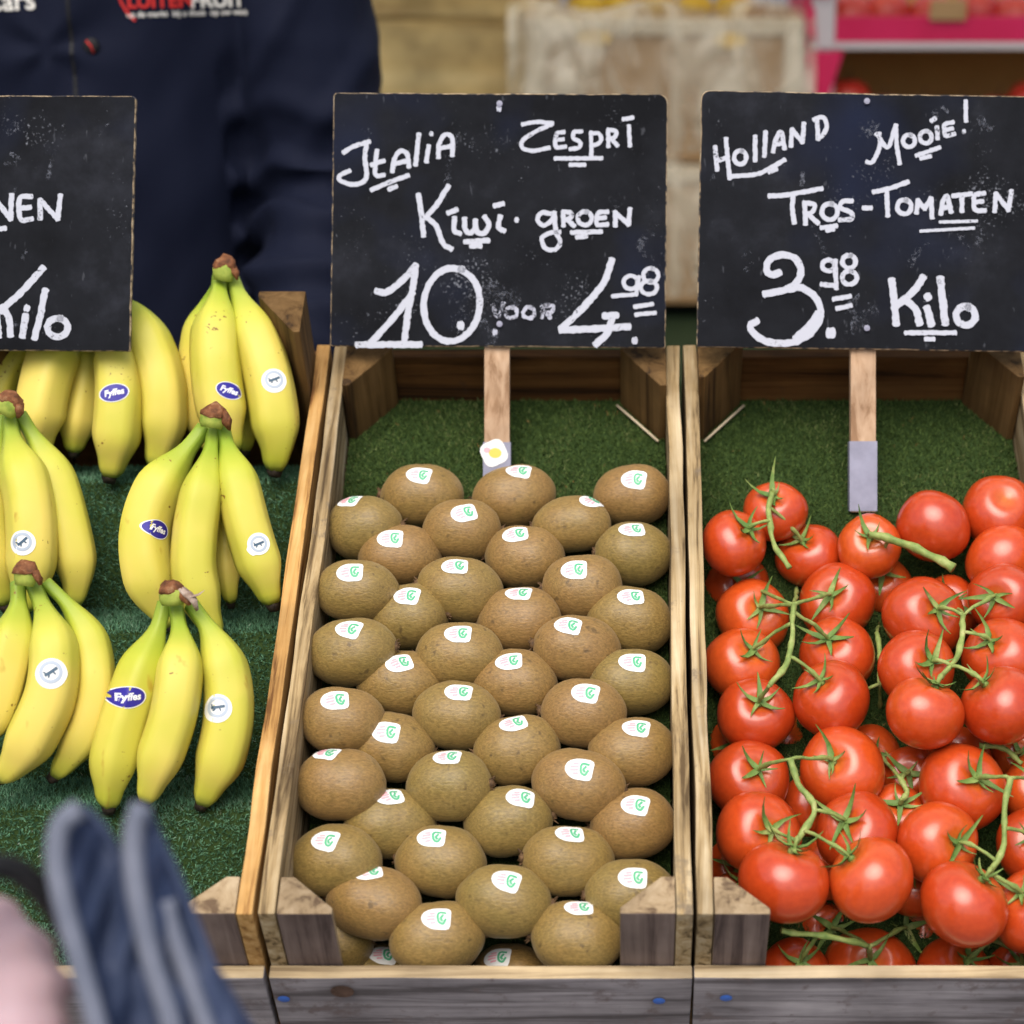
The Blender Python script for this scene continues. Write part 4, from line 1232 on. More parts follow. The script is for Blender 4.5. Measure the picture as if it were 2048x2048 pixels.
def sign(label, corners, d, words, worn, smudge, org, sc, stake_x, tape_y, foot_y, rc, sticker=None):
    """corners: tl, tr, br, bl pixels; the board stands at axis depth d and leans back with the stake"""
    P = [at(x, y, d) for x, y in corners]
    foot = at(stake_x, foot_y, d + .008)
    root = thing('price_sign', foot, label, 'sign', 'chalkboard price signs')
    X = ((P[1] - P[0]) + (P[2] - P[3])).normalized()
    Y = (-UPV); Y = (Y - X * Y.dot(X)).normalized()
    N = -FWD
    c = sum(P, Vector()) / 4
    # rounded, slightly uneven outline
    out = []
    for k, p in enumerate(P):
        pr, nx = P[k - 1], P[(k + 1) % 4]
        r = rc[k]
        for s in range(7):
            t = s / 6
            a = p + (pr - p).normalized() * r; b_ = p + (nx - p).normalized() * r
            out.append((a * (1 - t) ** 2 + p * 2 * t * (1 - t) + b_ * t * t))
        for s in range(1, 24):
            q0 = p + (nx - p).normalized() * r; q1 = nx + (p - nx).normalized() * rc[(k + 1) % 4]
            q = q0.lerp(q1, s / 24)
            out.append(q + (c - q).normalized() * max(0, noise.noise(q * 90 + Vector((k, 0, 0)))) * .0011)
    m = len(out); TH = .0045; e = .0009
    V = [c] + [q + (c - q).normalized() * e for q in out] + [q + FWD * e for q in out] + [q + FWD * TH for q in out] + [c + FWD * TH]
    F, MI = [], []
    for i in range(m):
        j = (i + 1) % m
        F.append((0, 1 + j, 1 + i)); MI.append(0)
        F.append((1 + i, 1 + j, 1 + m + j, 1 + m + i)); MI.append(1)
        F.append((1 + m + i, 1 + m + j, 1 + 2 * m + j, 1 + 2 * m + i)); MI.append(1)
        F.append((len(V) - 1, 1 + 2 * m + i, 1 + 2 * m + j)); MI.append(0)
    board = obj('board', V, F, [M_BOARD, M_BEDGE], root, False, MI)
    lift = [.0003]
    def put(words_, mat, name, jag):
        for wname, (w, strokes) in words_.items():
            mb = MB()
            for s in strokes:
                V2, F2 = ribbon([(x, y) for x, y in s], w * .98, jag * 1.5)
                lift[0] += .000012
                VV3 = []
                for x, y in V2:
                    r_ = ray(org[0] + x / sc, org[1] + y / sc)
                    VV3.append(CAM + r_ * (d - lift[0]))
                mb.add(VV3, [f[::-1] for f in F2])
                if name == 'chalk_smudge':
                    mb.obj(name, [mat], board); mb = MB()
            if mb.V: mb.obj(name, [mat], board)
    put(smudge, M_SMUDGE, 'chalk_smudge', .16)
    put(words, M_CHALK, 'lettering', .05)
    put(worn, M_CHALKW, 'worn_lettering', .12)
    # stake, tape
    s_ = d / FPX
    top = at(stake_x, corners[0][1] + 60, d + TH + .0005)
    wS = 25 * s_
    def bar(y0, y1, hw, d0, d1, x=stake_x):
        a = [at(x, y0, d), at(x, y1, d)]
        V = []
        for p in a:
            for sx in (-1, 1):
                for dd in (d0, d1): V.append(p + RGT * (sx * hw) + FWD * dd)
        return V, [(0, 2, 3, 1), (4, 5, 7, 6), (0, 4, 6, 2), (1, 3, 7, 5), (0, 1, 5, 4), (2, 6, 7, 3)]
    V, F = bar(corners[0][1] + 60, foot_y, wS, TH + .0005, TH + .0125)
    obj('stake', V, F, M_STAKE, root)
    V, F = bar(tape_y, foot_y - 2, wS + .0011, TH - .0004, TH + .0134, stake_x)
    tp = obj('tape', V, F, M_TAPE, root)
    # screws through the board into the stake
    for sy in ((corners[0][1] + 22), (corners[2][1] - 48)):
        V2, F2 = disc2(.0026, 12, 1, 2)
        p = at(stake_x + 6, sy, d - .0012 - lift[0] + .0003)
        obj('screw_head', [p + RGT * a + UPV * b_ - FWD * .0004 * (1 - (a * a + b_ * b_) / .0026 ** 2) for a, b_ in V2], F2, M_TAPE, board, True)
    if sticker:
        p = at(sticker[0], sticker[1], d + TH - .0009)
        V2, F2 = disc2(.0115, 24, 1, 4, lambda a: 1.0 + .08 * math.cos(4 * a))
        rr = R(-20)
        st_ = obj('sticker', [p + RGT * (a * math.cos(rr) - b_ * math.sin(rr)) + UPV * (a * math.sin(rr) + b_ * math.cos(rr)) for a, b_ in V2], F2, M_PAPER, root)
        for mname, mm, (ox, oy, r0) in (('yellow_print', M_YEL, (.001, 0, .0055)), ('pink_print', M_PINK, (-.006, .0025, .003))):
            V2, F2 = disc2(r0, 14, .8, 2)
            obj(mname, [p + RGT * (a + ox) + UPV * (b_ + oy) - FWD * .0002 for a, b_ in V2], F2, mm, st_)
    return root
dK = depth_of(on_slope(990, 985, -.052)); dT = depth_of(on_slope(1728, 1035, -.050)); dB = depth_of(on_slope(300, 790, -.030))
sign('chalkboard sign reading kiwi groen, ten for 4.98, on a wooden stake', [(667, 185), (1336, 188), (1331, 696), (660, 692)], dK, KW, KWW, KSM, (640, 0), 1932 / 760, 993, 884, 962, [.004, .009, .002, .002], (988, 906))
sign('chalkboard sign reading tros tomaten, 3.98 per kilo, on a taped stake', [(1402, 180), (2066, 193), (2060, 704), (1393, 694)], dT, TW, {}, TSM, (1350, 0), 1873 / 698, 1728, 882, 1024, [.009, .006, .003, .003])
sign('chalkboard sign above the bananas, ending in NEN and kilo', [(-400, 188), (272, 192), (260, 703), (-412, 698)], depth_of(NOSE[2]) - .050, BW, {}, BSM, (0, 0), 1932 / 700, -70, 900, 960, [.004, .004, .002, .002])

# ------------------------------------------------------------------ stall table under the crates
tb = thing('stall_table', (0, 1.5, 0), 'sloping wooden stall table under the fruit crates', 'table')
P = [W(-.75, -.02, NB - .003), W(.75, -.02, NB - .003), W(.75, CL + .02, NB - .003), W(-.75, CL + .02, NB - .003)]
obj('table_top', P + [p - NN * .02 for p in P], [(0, 1, 2, 3), (7, 6, 5, 4), (0, 4, 5, 1), (1, 5, 6, 2), (2, 6, 7, 3), (3, 7, 4, 0)], M_TABLE, tb)
for x in (-.7, .7):
    for v in (.05, CL - .04):
        p = W(x, v, NB - .023)
        mb = MB(); mb.tube([Vector((p.x, p.y, 0)), Vector((p.x, p.y, p.z - .001))], [.02, .02], 12)
        mb.obj('leg', [M_STEEL], tb, True)
# unseen awning, added over the stall to shape the light from above
aw = thing('shading_awning', (0, 2.6, 0), 'unseen cream canvas awning on steel poles, added to shape the light on the stall', 'awning')
V = [(-2.6, 1.95, 2.45), (2.6, 1.95, 2.45), (2.6, 4.8, 2.85), (-2.6, 4.8, 2.85)]
obj('canvas', V, [(0, 1, 2, 3)], M_AWN, aw)
for x, y, z in ((-2.5, 2.05, 2.46), (2.5, 2.05, 2.46), (-2.5, 4.7, 2.832), (2.5, 4.7, 2.832)):
    mb = MB(); mb.tube([Vector((x, y, 0)), Vector((x, y, z - .003))], [.022, .022], 12)
    mb.obj('pole', [M_STEEL], aw, True)

# ------------------------------------------------------------------ background: back table, pine bin, lined boxes, cartons
DB = 3.6
def bp(px, py, d=DB): return at(px, py, d)
ztab = bp(1370, 640).z
bt = thing('back_table', (0, 3.9, 0), 'back table covered with dark green cloth behind the vendor', 'table')
YB = bp(1370, 640).y
box('cloth_top', (-2.2, -.45 + YB - 3.9, ztab - .03), (2.2, .9 + YB - 3.9, ztab), [M_GCLOTH], bt, bev=.004)
box('cloth_front', (-2.2, -.458 + YB - 3.9, .05), (2.2, -.4505 + YB - 3.9, ztab - .002), [M_GCLOTH], bt, bev=.002)
for x in (-2.1, 2.1):
    for y in (-.38, .8):
        box('leg', (x - .03, YB - 3.9 + y - .03, 0), (x + .03, YB - 3.9 + y + .03, ztab - .031), [M_TABLE], bt)
# pine bin
xa, xb = bp(-560, 100).x, bp(1085, 100).x
yb = YB + .12
pb = thing('pine_bin', ((xa + xb) / 2, yb, ztab), 'large bin of yellow pine boards behind the vendor', 'bin')
hx = (xb - xa) / 2
z0 = 0.001
for k, hgt in enumerate((.165, .165, .17, .17)):
    box('board', (-hx, 0, z0 + .0), (hx, .022, z0 + hgt - .006), [M_BINW], pb, bev=.003, wob=.003, sub=12)
    z0 += hgt
for sx in (-1, 1):
    box('corner_batten', (sx * hx - .03, .023, .001), (sx * hx + .03, .08, z0), [M_BINW], pb, bev=.002)
    box('end_board', (sx * hx - .011, .081, .001), (sx * hx + .011, .6, z0 - .01), [M_BINW], pb, bev=.002)
box('back_board', (-hx, .601, .001), (hx, .62, z0 - .01), [M_BINW], pb, bev=.002)
# lined boxes, two stacked
def lined_box(px0, px1, py0, py1, dy, label, hole):
    p0, p1 = bp(px0, py1), bp(px1, py0)
    w = p1.x - p0.x
    zb, zt = p0.z, p1.z
    root = thing('lined_box', ((p0.x + p1.x) / 2, YB + dy, zb), label, 'box', 'film lined fruit boxes')
    h = zt - zb; dp = .36; t = .012
    for a, b_, nm in (((-w / 2, 0, 0), (w / 2, t, h), 'front_wall'), ((-w / 2, dp - t, 0), (w / 2, dp, h), 'back_wall'), ((-w / 2, t + .0005, 0), (-w / 2 + t, dp - t - .0005, h), 'side_wall'),
                      ((w / 2 - t, t + .0005, 0), (w / 2, dp - t - .0005, h), 'side_wall'), ((-w / 2 + t + .0005, t + .0005, .001), (w / 2 - t - .0005, dp - t - .0005, t), 'bottom')):
        box(nm, a, b_, [M_CARD], root, bev=.002)
    # pale frame battens on the front
    for a, b_ in (((-w / 2, -.010, .001), (-w / 2 + .030, -.0005, h)), ((w / 2 - .030, -.010, .001), (w / 2, -.0005, h)), ((-w / 2 + .0305, -.010, h - .028), (w / 2 - .0305, -.0005, h))):
        box('frame_strip', a, b_, [M_CREAM], root, bev=.002)
    # clear film folded over the rim and hanging down the front
    nx, nzz = 60, 46
    V, F = [], []
    for j in range(nzz + 1):
        for i in range(nx + 1):
            s, q = i / nx, j / nzz
            x = -w / 2 - .03 + s * (w + .05)
            if q < .25:
                u = q / .25
                y = .14 - u * .16; z = h - .035 + .055 * math.sin(u * math.pi * .8) + .01 * math.sin(s * 17)
            else:
                u = (q - .25) / .75
                y = -.02 - .012 * math.sin(u * 3); z = h - .003 - u * (h - .02)
            f = noise.noise(Vector((s * 9, q * 4, 0))) * .010 + noise.noise(Vector((s * 26 + q * 6, q * 7, 4))) * .006
            V.append(Vector((x, y - abs(f) - .004, z + f * .5)))
            if j and i:
                a = j * (nx + 1) + i
                F.append((a - nx - 2, a - nx - 1, a, a - 1))
    link('plastic_film', mesh('plastic_film', V, F, M_FILM, True), root)
    return root, w, h
rb, wb_, hb_ = lined_box(1052, 1600, 318, 606, 0.0, 'lower box covered in crumpled clear film, on the back table', None)
rt, wt_, ht_ = lined_box(1060, 1592, 24, 312, 0.004, 'upper box lined with crumpled clear film that hangs over its rim', None)
# yellow print on the upper box, yellow fruit inside it
for i, (px, py, s) in enumerate(((1190, 62, .030), (1452, 68, .028))):
    p = bp(px, py); inv = frame(rt).inverted()
    q = inv @ Vector((p.x, YB - .008, p.z))
    V2, F2 = disc2(s, 18, .45, 2)
    link('yellow_print', mesh('yellow_print', [(q.x + a, -.0125, q.z + b_) for a, b_ in V2], [f for f in F2], M_YEL), rt)
M_LEM = noisy('lemon_skin', [(.3, (.50, .30, .02)), (.7, (.66, .44, .04))], 40, bstr=.3, rough=.5)
for i, px in enumerate((1170, 1235, 1310, 1390, 1470)):
    p = bp(px, 2)
    mb = MB(); c = Vector((p.x, YB + .19 + .02 * (i % 2), rt.location.z + ht_ - .002 + .006 * (i % 3)))
    mb.ell(c, (.040, .034, .033), rot=Matrix.Rotation(i * 1.3, 3, 'Z'))
    mb.tube([c + Vector((math.cos(i * 1.3), math.sin(i * 1.3), 0)) * .036, c + Vector((math.cos(i * 1.3), math.sin(i * 1.3), 0)) * .047], [.012, .004], 8)
    o = mb.obj('lemon', [M_LEM], None, True)
    o.location = (0, 0, 0)
    tag(o, '%s yellow fruit from the pine bin, over the rim of the film lined box' % ORD[i], 'fruit', 'yellow fruit in the film lined box')
fillz = rt.location.z + ht_ - .045
box('fill_pad', (-wt_ / 2 + .014, .014, ht_ - .05), (wt_ / 2 - .014, .345, ht_ - .036), [M_CARD], rt, bev=.002)

# magenta fruit cartons: an open lower carton and one stacked above it
x0, x1 = bp(1598, 100).x, bp(2330, 100).x
cw = x1 - x0
zc0 = ztab + .001
z_low_top = bp(1700, 84).z           # underside of the upper carton's front panel
def zz(py): return bp(1700, py).z
# a plain carton under the lower one lifts it to its height
zl = zz(312)
ct = thing('fruit_carton', ((x0 + x1) / 2, YB, zc0), 'closed brown carton on the back table under the magenta ones', 'carton', 'fruit cartons behind the signs')
hh = zl - zc0 - .002
for a, b_, nm in (((-cw / 2, 0, 0), (cw / 2, .01, hh - .008), 'front_wall'), ((-cw / 2, .39, 0), (cw / 2, .40, hh - .008), 'back_wall'), ((-cw / 2, .0105, 0), (-cw / 2 + .01, .3895, hh - .008), 'side_wall'),
                  ((cw / 2 - .01, .0105, 0), (cw / 2, .3895, hh - .008), 'side_wall'), ((-cw / 2, 0, hh - .0075), (cw / 2, .40, hh), 'lid')):
    box(nm, a, b_, [M_CARD], ct, bev=.002)
def tray(z, hfront, hside, label, brown):
    root = thing('fruit_carton', ((x0 + x1) / 2, YB, z), label, 'carton', 'fruit cartons behind the signs')
    t = .008; dp = .40
    fm = (lambda nn: 0 if nn.y < -.5 else 1)
    box('bottom', (-cw / 2 + t + .0005, t + .0005, 0), (cw / 2 - t - .0005, dp - t - .0005, t), [M_CARDIN], root, bev=.001)
    box('front_panel', (-cw / 2 + .0485, 0, .012), (cw / 2 - .0485, t, hfront), [M_MAG, M_CARDIN], root, bev=.001, fmat=fm)
    box('white_border', (-cw / 2 + .0485, -.002, 0), (cw / 2 - .0485, t, .0115), [M_CWHITE], root, bev=.001)
    box('back_panel', (-cw / 2, dp - t, 0), (cw / 2, dp, hside), [M_CARDIN], root, bev=.001)
    for sx in (-1, 1):
        a = sx * cw / 2
        box('side_panel', (min(a, a - sx * t), t + .0005, 0), (max(a, a - sx * t), dp - t - .0005, hside * .86), [M_MAG], root, bev=.001)
        # white corner post with a magenta flap wrapped round it
        box('corner_post', (min(a - sx * .010, a - sx * .048), -.001, 0), (max(a - sx * .010, a - sx * .048), .03, hside), [M_CWHITE], root, bev=.002)
        fl = [(a - sx * .0, -.004, hside), (a - sx * .062, -.012, hside), (a - sx * .036, -.014, hside - .085), (a - sx * .004, -.004, hside - .085)]
        V = [Vector(p) for p in fl] + [Vector(p) + Vector((0, .003, 0)) for p in fl]
        F = [(0, 1, 2, 3), (7, 6, 5, 4), (0, 4, 5, 1), (1, 5, 6, 2), (2, 6, 7, 3), (3, 7, 4, 0)]
        link('corner_flap', mesh('corner_flap', V, F, M_MAG), root)
        fl = [(a - sx * .0, -.004, hside - .10), (a - sx * .012, -.006, hside - .10), (a - sx * .018, -.006, .01), (a, -.004, .03)]
        V = [Vector(p) for p in fl] + [Vector(p) + Vector((0, .003, 0)) for p in fl]
        link('corner_flap', mesh('corner_flap', V, F, M_MAG), root)
    return root
up_z = zz(86)
low = tray(zl, .06, up_z - zl - .002, 'open magenta and white carton of red apples under another carton', True)
uppr = tray(up_z, zz(20) - up_z, .17, 'magenta carton with a white lower border, stacked on the carton of apples', True)
p = bp(1868, 12)
inv = frame(uppr).inverted()
q = inv @ Vector((p.x, YB, p.z))
box('cardboard_tab', (q.x - .030, -.012, q.z - .014), (q.x + .030, -.0025, q.z + .02), [M_CARD], uppr, bev=.002)
# faint white print line on the upper carton's front
V2, F2 = xf(text2('fruit', .02), .018, 0, 0)
# apples
def apple(c, r, label, grp):
    V, F = sphere(24, 16)
    out = []
    for x, y, z in V:
        th = math.acos(max(-1, min(1, z)))
        k = 1 - .20 * math.exp(-(th / .35) ** 2) - .12 * math.exp(-((math.pi - th) / .35) ** 2)
        out.append(Vector(c) + Vector((x * r * 1.04, y * r * 1.04, z * r * k * .95)))
    root = thing('apple', (c[0], c[1], c[2] - r), label, 'apple', grp)
    obj('skin', out, F, M_APPLE, root, True)
    mb = MB(); t = Vector(c) + Vector((0, 0, r * .74))
    mb.tube([t, t + Vector((.002, 0, .012)), t + Vector((.006, 0, .022))], [.002, .0016, .002], 6)
    mb.obj('stalk', [M_KSTEM], root, True)
apos = [(1682, 188), (1752, 222), (1830, 226), (1905, 228), (1975, 222), (2042, 192)]
for i, (px, py) in enumerate(apos):
    p = bp(px, py, DB + .06)
    r = .040
    apple((p.x, YB + .075, max(zl + .009 + r, p.z)), r, '%s red apple from the film covered boxes, inside the open lower carton' % ORD[i], 'red apples in the open carton')
for i, px in enumerate((1690, 1762, 1850, 1938, 2010)):
    p = bp(px, -12, DB)
    apple((p.x, YB + .065 + .01 * (i % 2), up_z + .009 + .040 + .006 * (i % 2)), .040, '%s red apple from the film covered boxes, in the upper magenta carton' % ORD[i], 'red apples in the upper carton')

# ------------------------------------------------------------------ people
def remesh(V, F, voxel, smooth_it=6):
    me = bpy.data.meshes.new('tmp'); me.from_pydata([tuple(v) for v in V], [], F); me.update()
    o = bpy.data.objects.new('tmp', me); COL.objects.link(o)
    m = o.modifiers.new('r', 'REMESH'); m.mode = 'VOXEL'; m.voxel_size = voxel
    if smooth_it:
        s = o.modifiers.new('s', 'SMOOTH'); s.iterations = smooth_it; s.factor = .5
    dg = bpy.context.evaluated_depsgraph_get()
    ev = o.evaluated_get(dg); e = ev.to_mesh()
    Vn = [v.co.copy() for v in e.vertices]; Nn = [v.normal.copy() for v in e.vertices]; Fn = [tuple(p.vertices) for p in e.polygons]
    ev.to_mesh_clear()
    bpy.data.objects.remove(o); bpy.data.meshes.remove(me)
    return Vn, Nn, Fn
def hand_mb(mb, wrist, dirv, palm_n, size=1.0, curl=1.1, side=1):
    """palm and five fingers; dirv: forearm to fingers, palm_n: out of the palm"""
    d = dirv.normalized(); n = (palm_n - d * palm_n.dot(d)).normalized(); s = d.cross(n) * side
    L = lambda a, b_, c: wrist + (d * a + s * b_ + n * c) * size
    mb.tube([L(-.03, 0, 0), L(0, 0, 0), L(.03, .003, 0), L(.065, .004, .002), L(.088, .002, .004)], [.028 * size, .028 * size, .038 * size, .042 * size, .036 * size], 14, rxy=[(1, .8), (1, .75), (1, .5), (1, .46), (1, .44)], up=n)
    for k, (off, ln) in enumerate(((-.031, .070), (-.011, .080), (.010, .076), (.030, .060))):
        p = L(.080, off, .004); path = [p]; a = .25 * curl
        for j, f in enumerate((.46, .30, .24)):
            dd = d * math.cos(a) + n * math.sin(a)
            path.append(path[-1] + dd * ln * f * size); a += .85 * curl
        Pq = catmull(path, 9)
        mb.tube(Pq, [(.0098 - .0024 * i / 8) * size for i in range(9)], 10)
    path = [L(.012, -.030, .006), L(.035, -.052, .016), L(.060, -.056, .030), L(.080, -.044, .040)]
    mb.tube(catmull(path, 9), [(.0135 - .004 * i / 8) * size for i in range(9)], 10)
def person(label, base, facing, height, arms, jacket_mats, trouser_mat, hair_mat, folds, zoff=0.0, width=1.0):
    """base: feet on the ground; facing: +1 looks to -Y (the customer side), -1 looks to +Y; arms: (shoulder, elbow, wrist, finger dir, palm normal) for each side"""
    k = height / 1.78
    root = thing('person', base, label, 'person')
    f = -1 if facing > 0 else 1
    bx, by = base.x, base.y
    C = lambda x, y, z: Vector((bx + x, by + y * f, z * k))
    def build(extra, sleeves, mb, hands):
        tz = [(.86, .168, .115), (.95, .175, .118), (1.05, .172, .118), (1.15, .180, .122), (1.25, .192, .126), (1.35, .198, .124), (1.43, .185, .110), (1.48, .120, .085), (1.515, .060, .060)]
        mb.tube([C(0, 0, z) for z, *_ in tz], [1] * len(tz), 28, rxy=[((a + extra) * width, (b_ + extra)) for _, a, b_ in tz], up=Vector((0, 1, 0)))
        for (s, e, w, fd, pn, sd) in arms:
            pth = catmull([Vector((bx, s.y, s.z - .0)) * .25 + s * .75, s, s.lerp(e, .5), e, e.lerp(w, .5), w], 22)
            rad = []
            for i in range(22):
                t = i / 21
                rad.append((.062 - .022 * t + .006 * math.exp(-((t - .35) / .2) ** 2)) + extra * (1.1 if sleeves else 0))
            mb.tube(pth, rad, 16)
            if hands: hand_mb(mb, w + (w - e).normalized() * .02, fd, pn, 1.0, 1.15, sd)
    # body: head, neck, torso, arms, hands and legs as one surface
    mb = MB()
    build(0.0, False, mb, True)
    mb.tube([C(0, 0, 1.46), C(0, .01, 1.52), C(0, .02, 1.58)], [.062, .056, .058], 16)
    hz = 1.665
    mb.ell(C(0, .02, hz), (.075, .095, .115), seg=24, rings=16)
    mb.ell(C(0, .035, hz - .055), (.060, .075, .070), seg=20, rings=12)
    mb.tube([C(0, .108, hz + .015), C(0, .122, hz - .012), C(0, .128, hz - .026)], [.008, .011, .014], 10)
    mb.ell(C(0, .108, hz - .066), (.024, .010, .008)); mb.ell(C(0, .106, hz - .080), (.020, .010, .008))
    for sx in (-1, 1):
        mb.ell(C(sx * .078, .0, hz - .010), (.010, .022, .034))
        mb.tube([C(sx * .09, 0, .90), C(sx * .095, 0, .70), C(sx * .098, .01, .50), C(sx * .10, 0, .30), C(sx * .10, 0, .09), C(sx * .10, 0, .045)], [.085, .080, .058, .052, .038, .036], 16)
    V, N, F = remesh(mb.V, mb.F, .0055, 4)
    bd = obj('body', V, F, M_SKIN, root, True)
    for sx in (-1, 1):
        mb = MB(); mb.ell(C(sx * .031, .098, hz + .008), (.012, .008, .008)); e_ = mb.obj('eye', [M_EYE], bd, True)
        mb = MB(); mb.ell(C(sx * .031, .1065, hz + .008), (.005, .002, .005)); mb.obj('iris', [M_STRAP], bd, True)
        mb = MB(); mb.tube([C(sx * .10, -.06, .04), C(sx * .10, .05, .045), C(sx * .10, .15, .030), C(sx * .10, .18, .024)], [.040, .042, .038, .022], 14, rxy=[(1, .95), (1, .95), (1, .7), (1, .7)], up=Vector((0, 0, 1)))
        mb.V = [Vector((v.x, v.y, max(v.z, .001))) for v in mb.V]
        mb.obj('shoe', [M_SHOE], root, True)
    # hair cap
    Vh, Fh = sphere(28, 18); out = []
    for x, y, z in Vh:
        cut = .15 if y * f * -1 > 0 else 0
        out.append(C(0, .015, hz + .008) + Vector((x * .083, y * .102, z * .122)))
    keep = [fc for fc in Fh if not (all(Vh[i][2] < .30 and Vh[i][1] * f > .05 for i in fc) or all(Vh[i][2] < -.45 for i in fc))]
    out = [v + noise.noise_vector(v * 60) * .006 for v in out]
    obj('hair', out, keep, hair_mat, root, True)
    # trousers
    mb = MB()
    for sx in (-1, 1):
        mb.tube([C(sx * .088, 0, .98), C(sx * .092, 0, .80), C(sx * .097, 0, .62), C(sx * .10, .008, .48), C(sx * .10, 0, .25), C(sx * .10, 0, .09)], [.088, .096, .082, .072, .066, .062], 18)
    mb.tube([C(0, 0, .82), C(0, 0, .95), C(0, 0, 1.0)], [1, 1, 1], 24, rxy=[(.175, .122), (.182, .124), (.180, .122)], up=Vector((0, 1, 0)))
    V, N, F = remesh(mb.V, mb.F, .010, 4)
    V = [v + n * (.004 * noise.noise(v * 18)) for v, n in zip(V, N)]
    obj('trousers', V, F, trouser_mat, root, True)
    # jacket with folds
    mb = MB()
    build(.014, True, mb, False)
    V, N, F = remesh(mb.V, mb.F, .0065, 6)
    V = [v + n * (.006 + folds(v)) for v, n in zip(V, N)]
    jk = obj('jacket', V, F, jacket_mats, root, True)
    return root, jk, V, F
# the vendor
vx = at(148, 300, 2.3).x
vbase = Vector((vx, 2.385, 0))
def vfold(v):
    x, z = v.x - vx, v.z
    f = 0
    # slack diagonal folds over the body
    f += .015 * noise.noise(Vector((x * 9 + z * 5, v.y * 3, z * 3.2 - x * 4)))
    f += .0045 * noise.noise(Vector((x * 20 - z * 12, v.y * 6, z * 8)))
    # pull lines from the button
    r = math.hypot(x + .0, z - 1.275)
    if v.y < 2.36 and r < .2: f += .005 * math.exp(-r / .07) * math.cos(5 * math.atan2(z - 1.275, x) + 1.2) * min(1, r / .02)
    if x > .17 or x < -.17:
        # bunched sleeve: rings of creases near the elbow and cuff
        k = math.exp(-((z - 1.08) / .12) ** 2)
        ph = z * 115 + 40 * (v.y - 2.2) + 2.6 * noise.noise(Vector((x * 16, v.y * 14, z * 7)))
        rid = .5 + .5 * math.sin(ph * .8)
        f += k * (.021 * rid ** 2 - .007) + .006 * noise.noise(Vector((x * 7, v.y * 9, z * 5 + x * 12)))
        ph2 = z * 30 - x * 55
        f += .008 * (1 - k) * max(0, math.sin(ph2 + 2 * noise.noise(v * 6))) ** 3
    return f
vend, vj, vjV, vjF = person('vendor in a navy work jacket with red and white chest lettering, standing behind the crates', vbase, 1, 1.80,
    [(Vector((vx + .235, 2.385, 1.455)), Vector((vx + .256, 2.35, 1.10)), Vector((vx + .285, 2.10, 0.945)), Vector((-.05, -1, -.3)), Vector((0, .1, -1)), 1),
     (Vector((vx - .235, 2.385, 1.455)), Vector((vx - .268, 2.36, 1.10)), Vector((vx - .20, 2.05, 1.00)), Vector((.2, -1, -.25)), Vector((0, .1, -1)), -1)],
    [M_NAVY], M_TROUS, M_HAIR, vfold, width=1.07)
jb = bvh_of(vjV, vjF)
FN = Vector((0, -1, 0)); UPZ = Vector((0, 0, 1))
def jput(px, py, V2, F, mat, name, off=.0016, rot=0, parent=None):
    h = jb.ray_cast(CAM, ray(px, py).normalized())
    P = h[0]
    up = Matrix.Rotation(R(rot), 3, FN) @ UPZ
    X = up.cross(FN).normalized(); Y = FN.cross(X)
    out = []
    for x, y in V2:
        q = P + X * x + Y * y + FN * .08
        hh = jb.ray_cast(q, -FN, .3)
        out.append((hh[0] if hh[0] is not None else q - FN * .08) + FN * off)
    return obj(name, out, F, mat, parent or vj)
SP = 2.28 / FPX
V2, F2 = text2('LUITEN', .03); w2 = max(v[0] for v in V2) - min(v[0] for v in V2)
jput(322, 14, *xf((V2, F2), 1.0 * 118 * SP / w2, 0, 0, 0, 1), M_RED, 'lettering')
V2, F2 = text2('FRUIT', .03); w2 = max(v[0] for v in V2) - min(v[0] for v in V2)
jput(437, 13, *xf((V2, F2), 1.0 * 98 * SP / w2, 0, 0), M_WPRINT, 'lettering')
V2, F2 = text2('op de markt  bij u thuis  op uw werk', .02); w2 = max(v[0] for v in V2) - min(v[0] for v in V2)
jput(378, 31, *xf((V2, F2), 222 * SP / w2, 0, 0), M_WPRINT, 'lettering')
V2, F2 = text2('Cars', .015); w2 = max(v[0] for v in V2) - min(v[0] for v in V2)
jput(20, 20, *xf((V2, F2), 100 * SP / w2, 0, 0, R(3)), M_WPRINT, 'lettering')
V2, F2 = ribbon([(x * SP, -y * SP) for x, y in ((2, -60), (-4, -30), (0, 0), (12, 22), (22, 34))], 5 * SP)
jput(243, 4, V2, F2, M_RED, 'logo_arc')
# placket edge, button with red thread
V2, F2 = ribbon([(0, .28), (0, .1), (.002, -.1), (.004, -.35)], .0035, 0, .012)
jput(148, 150, V2, F2, M_STRAP, 'placket_seam', .0008)
h = jb.ray_cast(CAM, ray(183, 92).normalized())[0]
mb = MB(); mb.tube([h + Vector((0, .001, 0)), h + Vector((0, -.003, 0)), h + Vector((0, -.004, 0))], [.0085, .0085, .006], 16)
bt_ = mb.obj('button', [M_STRAP], vj, True)
mb = MB(); mb.tube([h + Vector((-.004, -.0052, .006)), h + Vector((.001, -.006, .0)), h + Vector((.003, -.0052, -.007))], [.0008] * 3, 6)
mb.obj('button_thread', [M_RED], bt_, True)

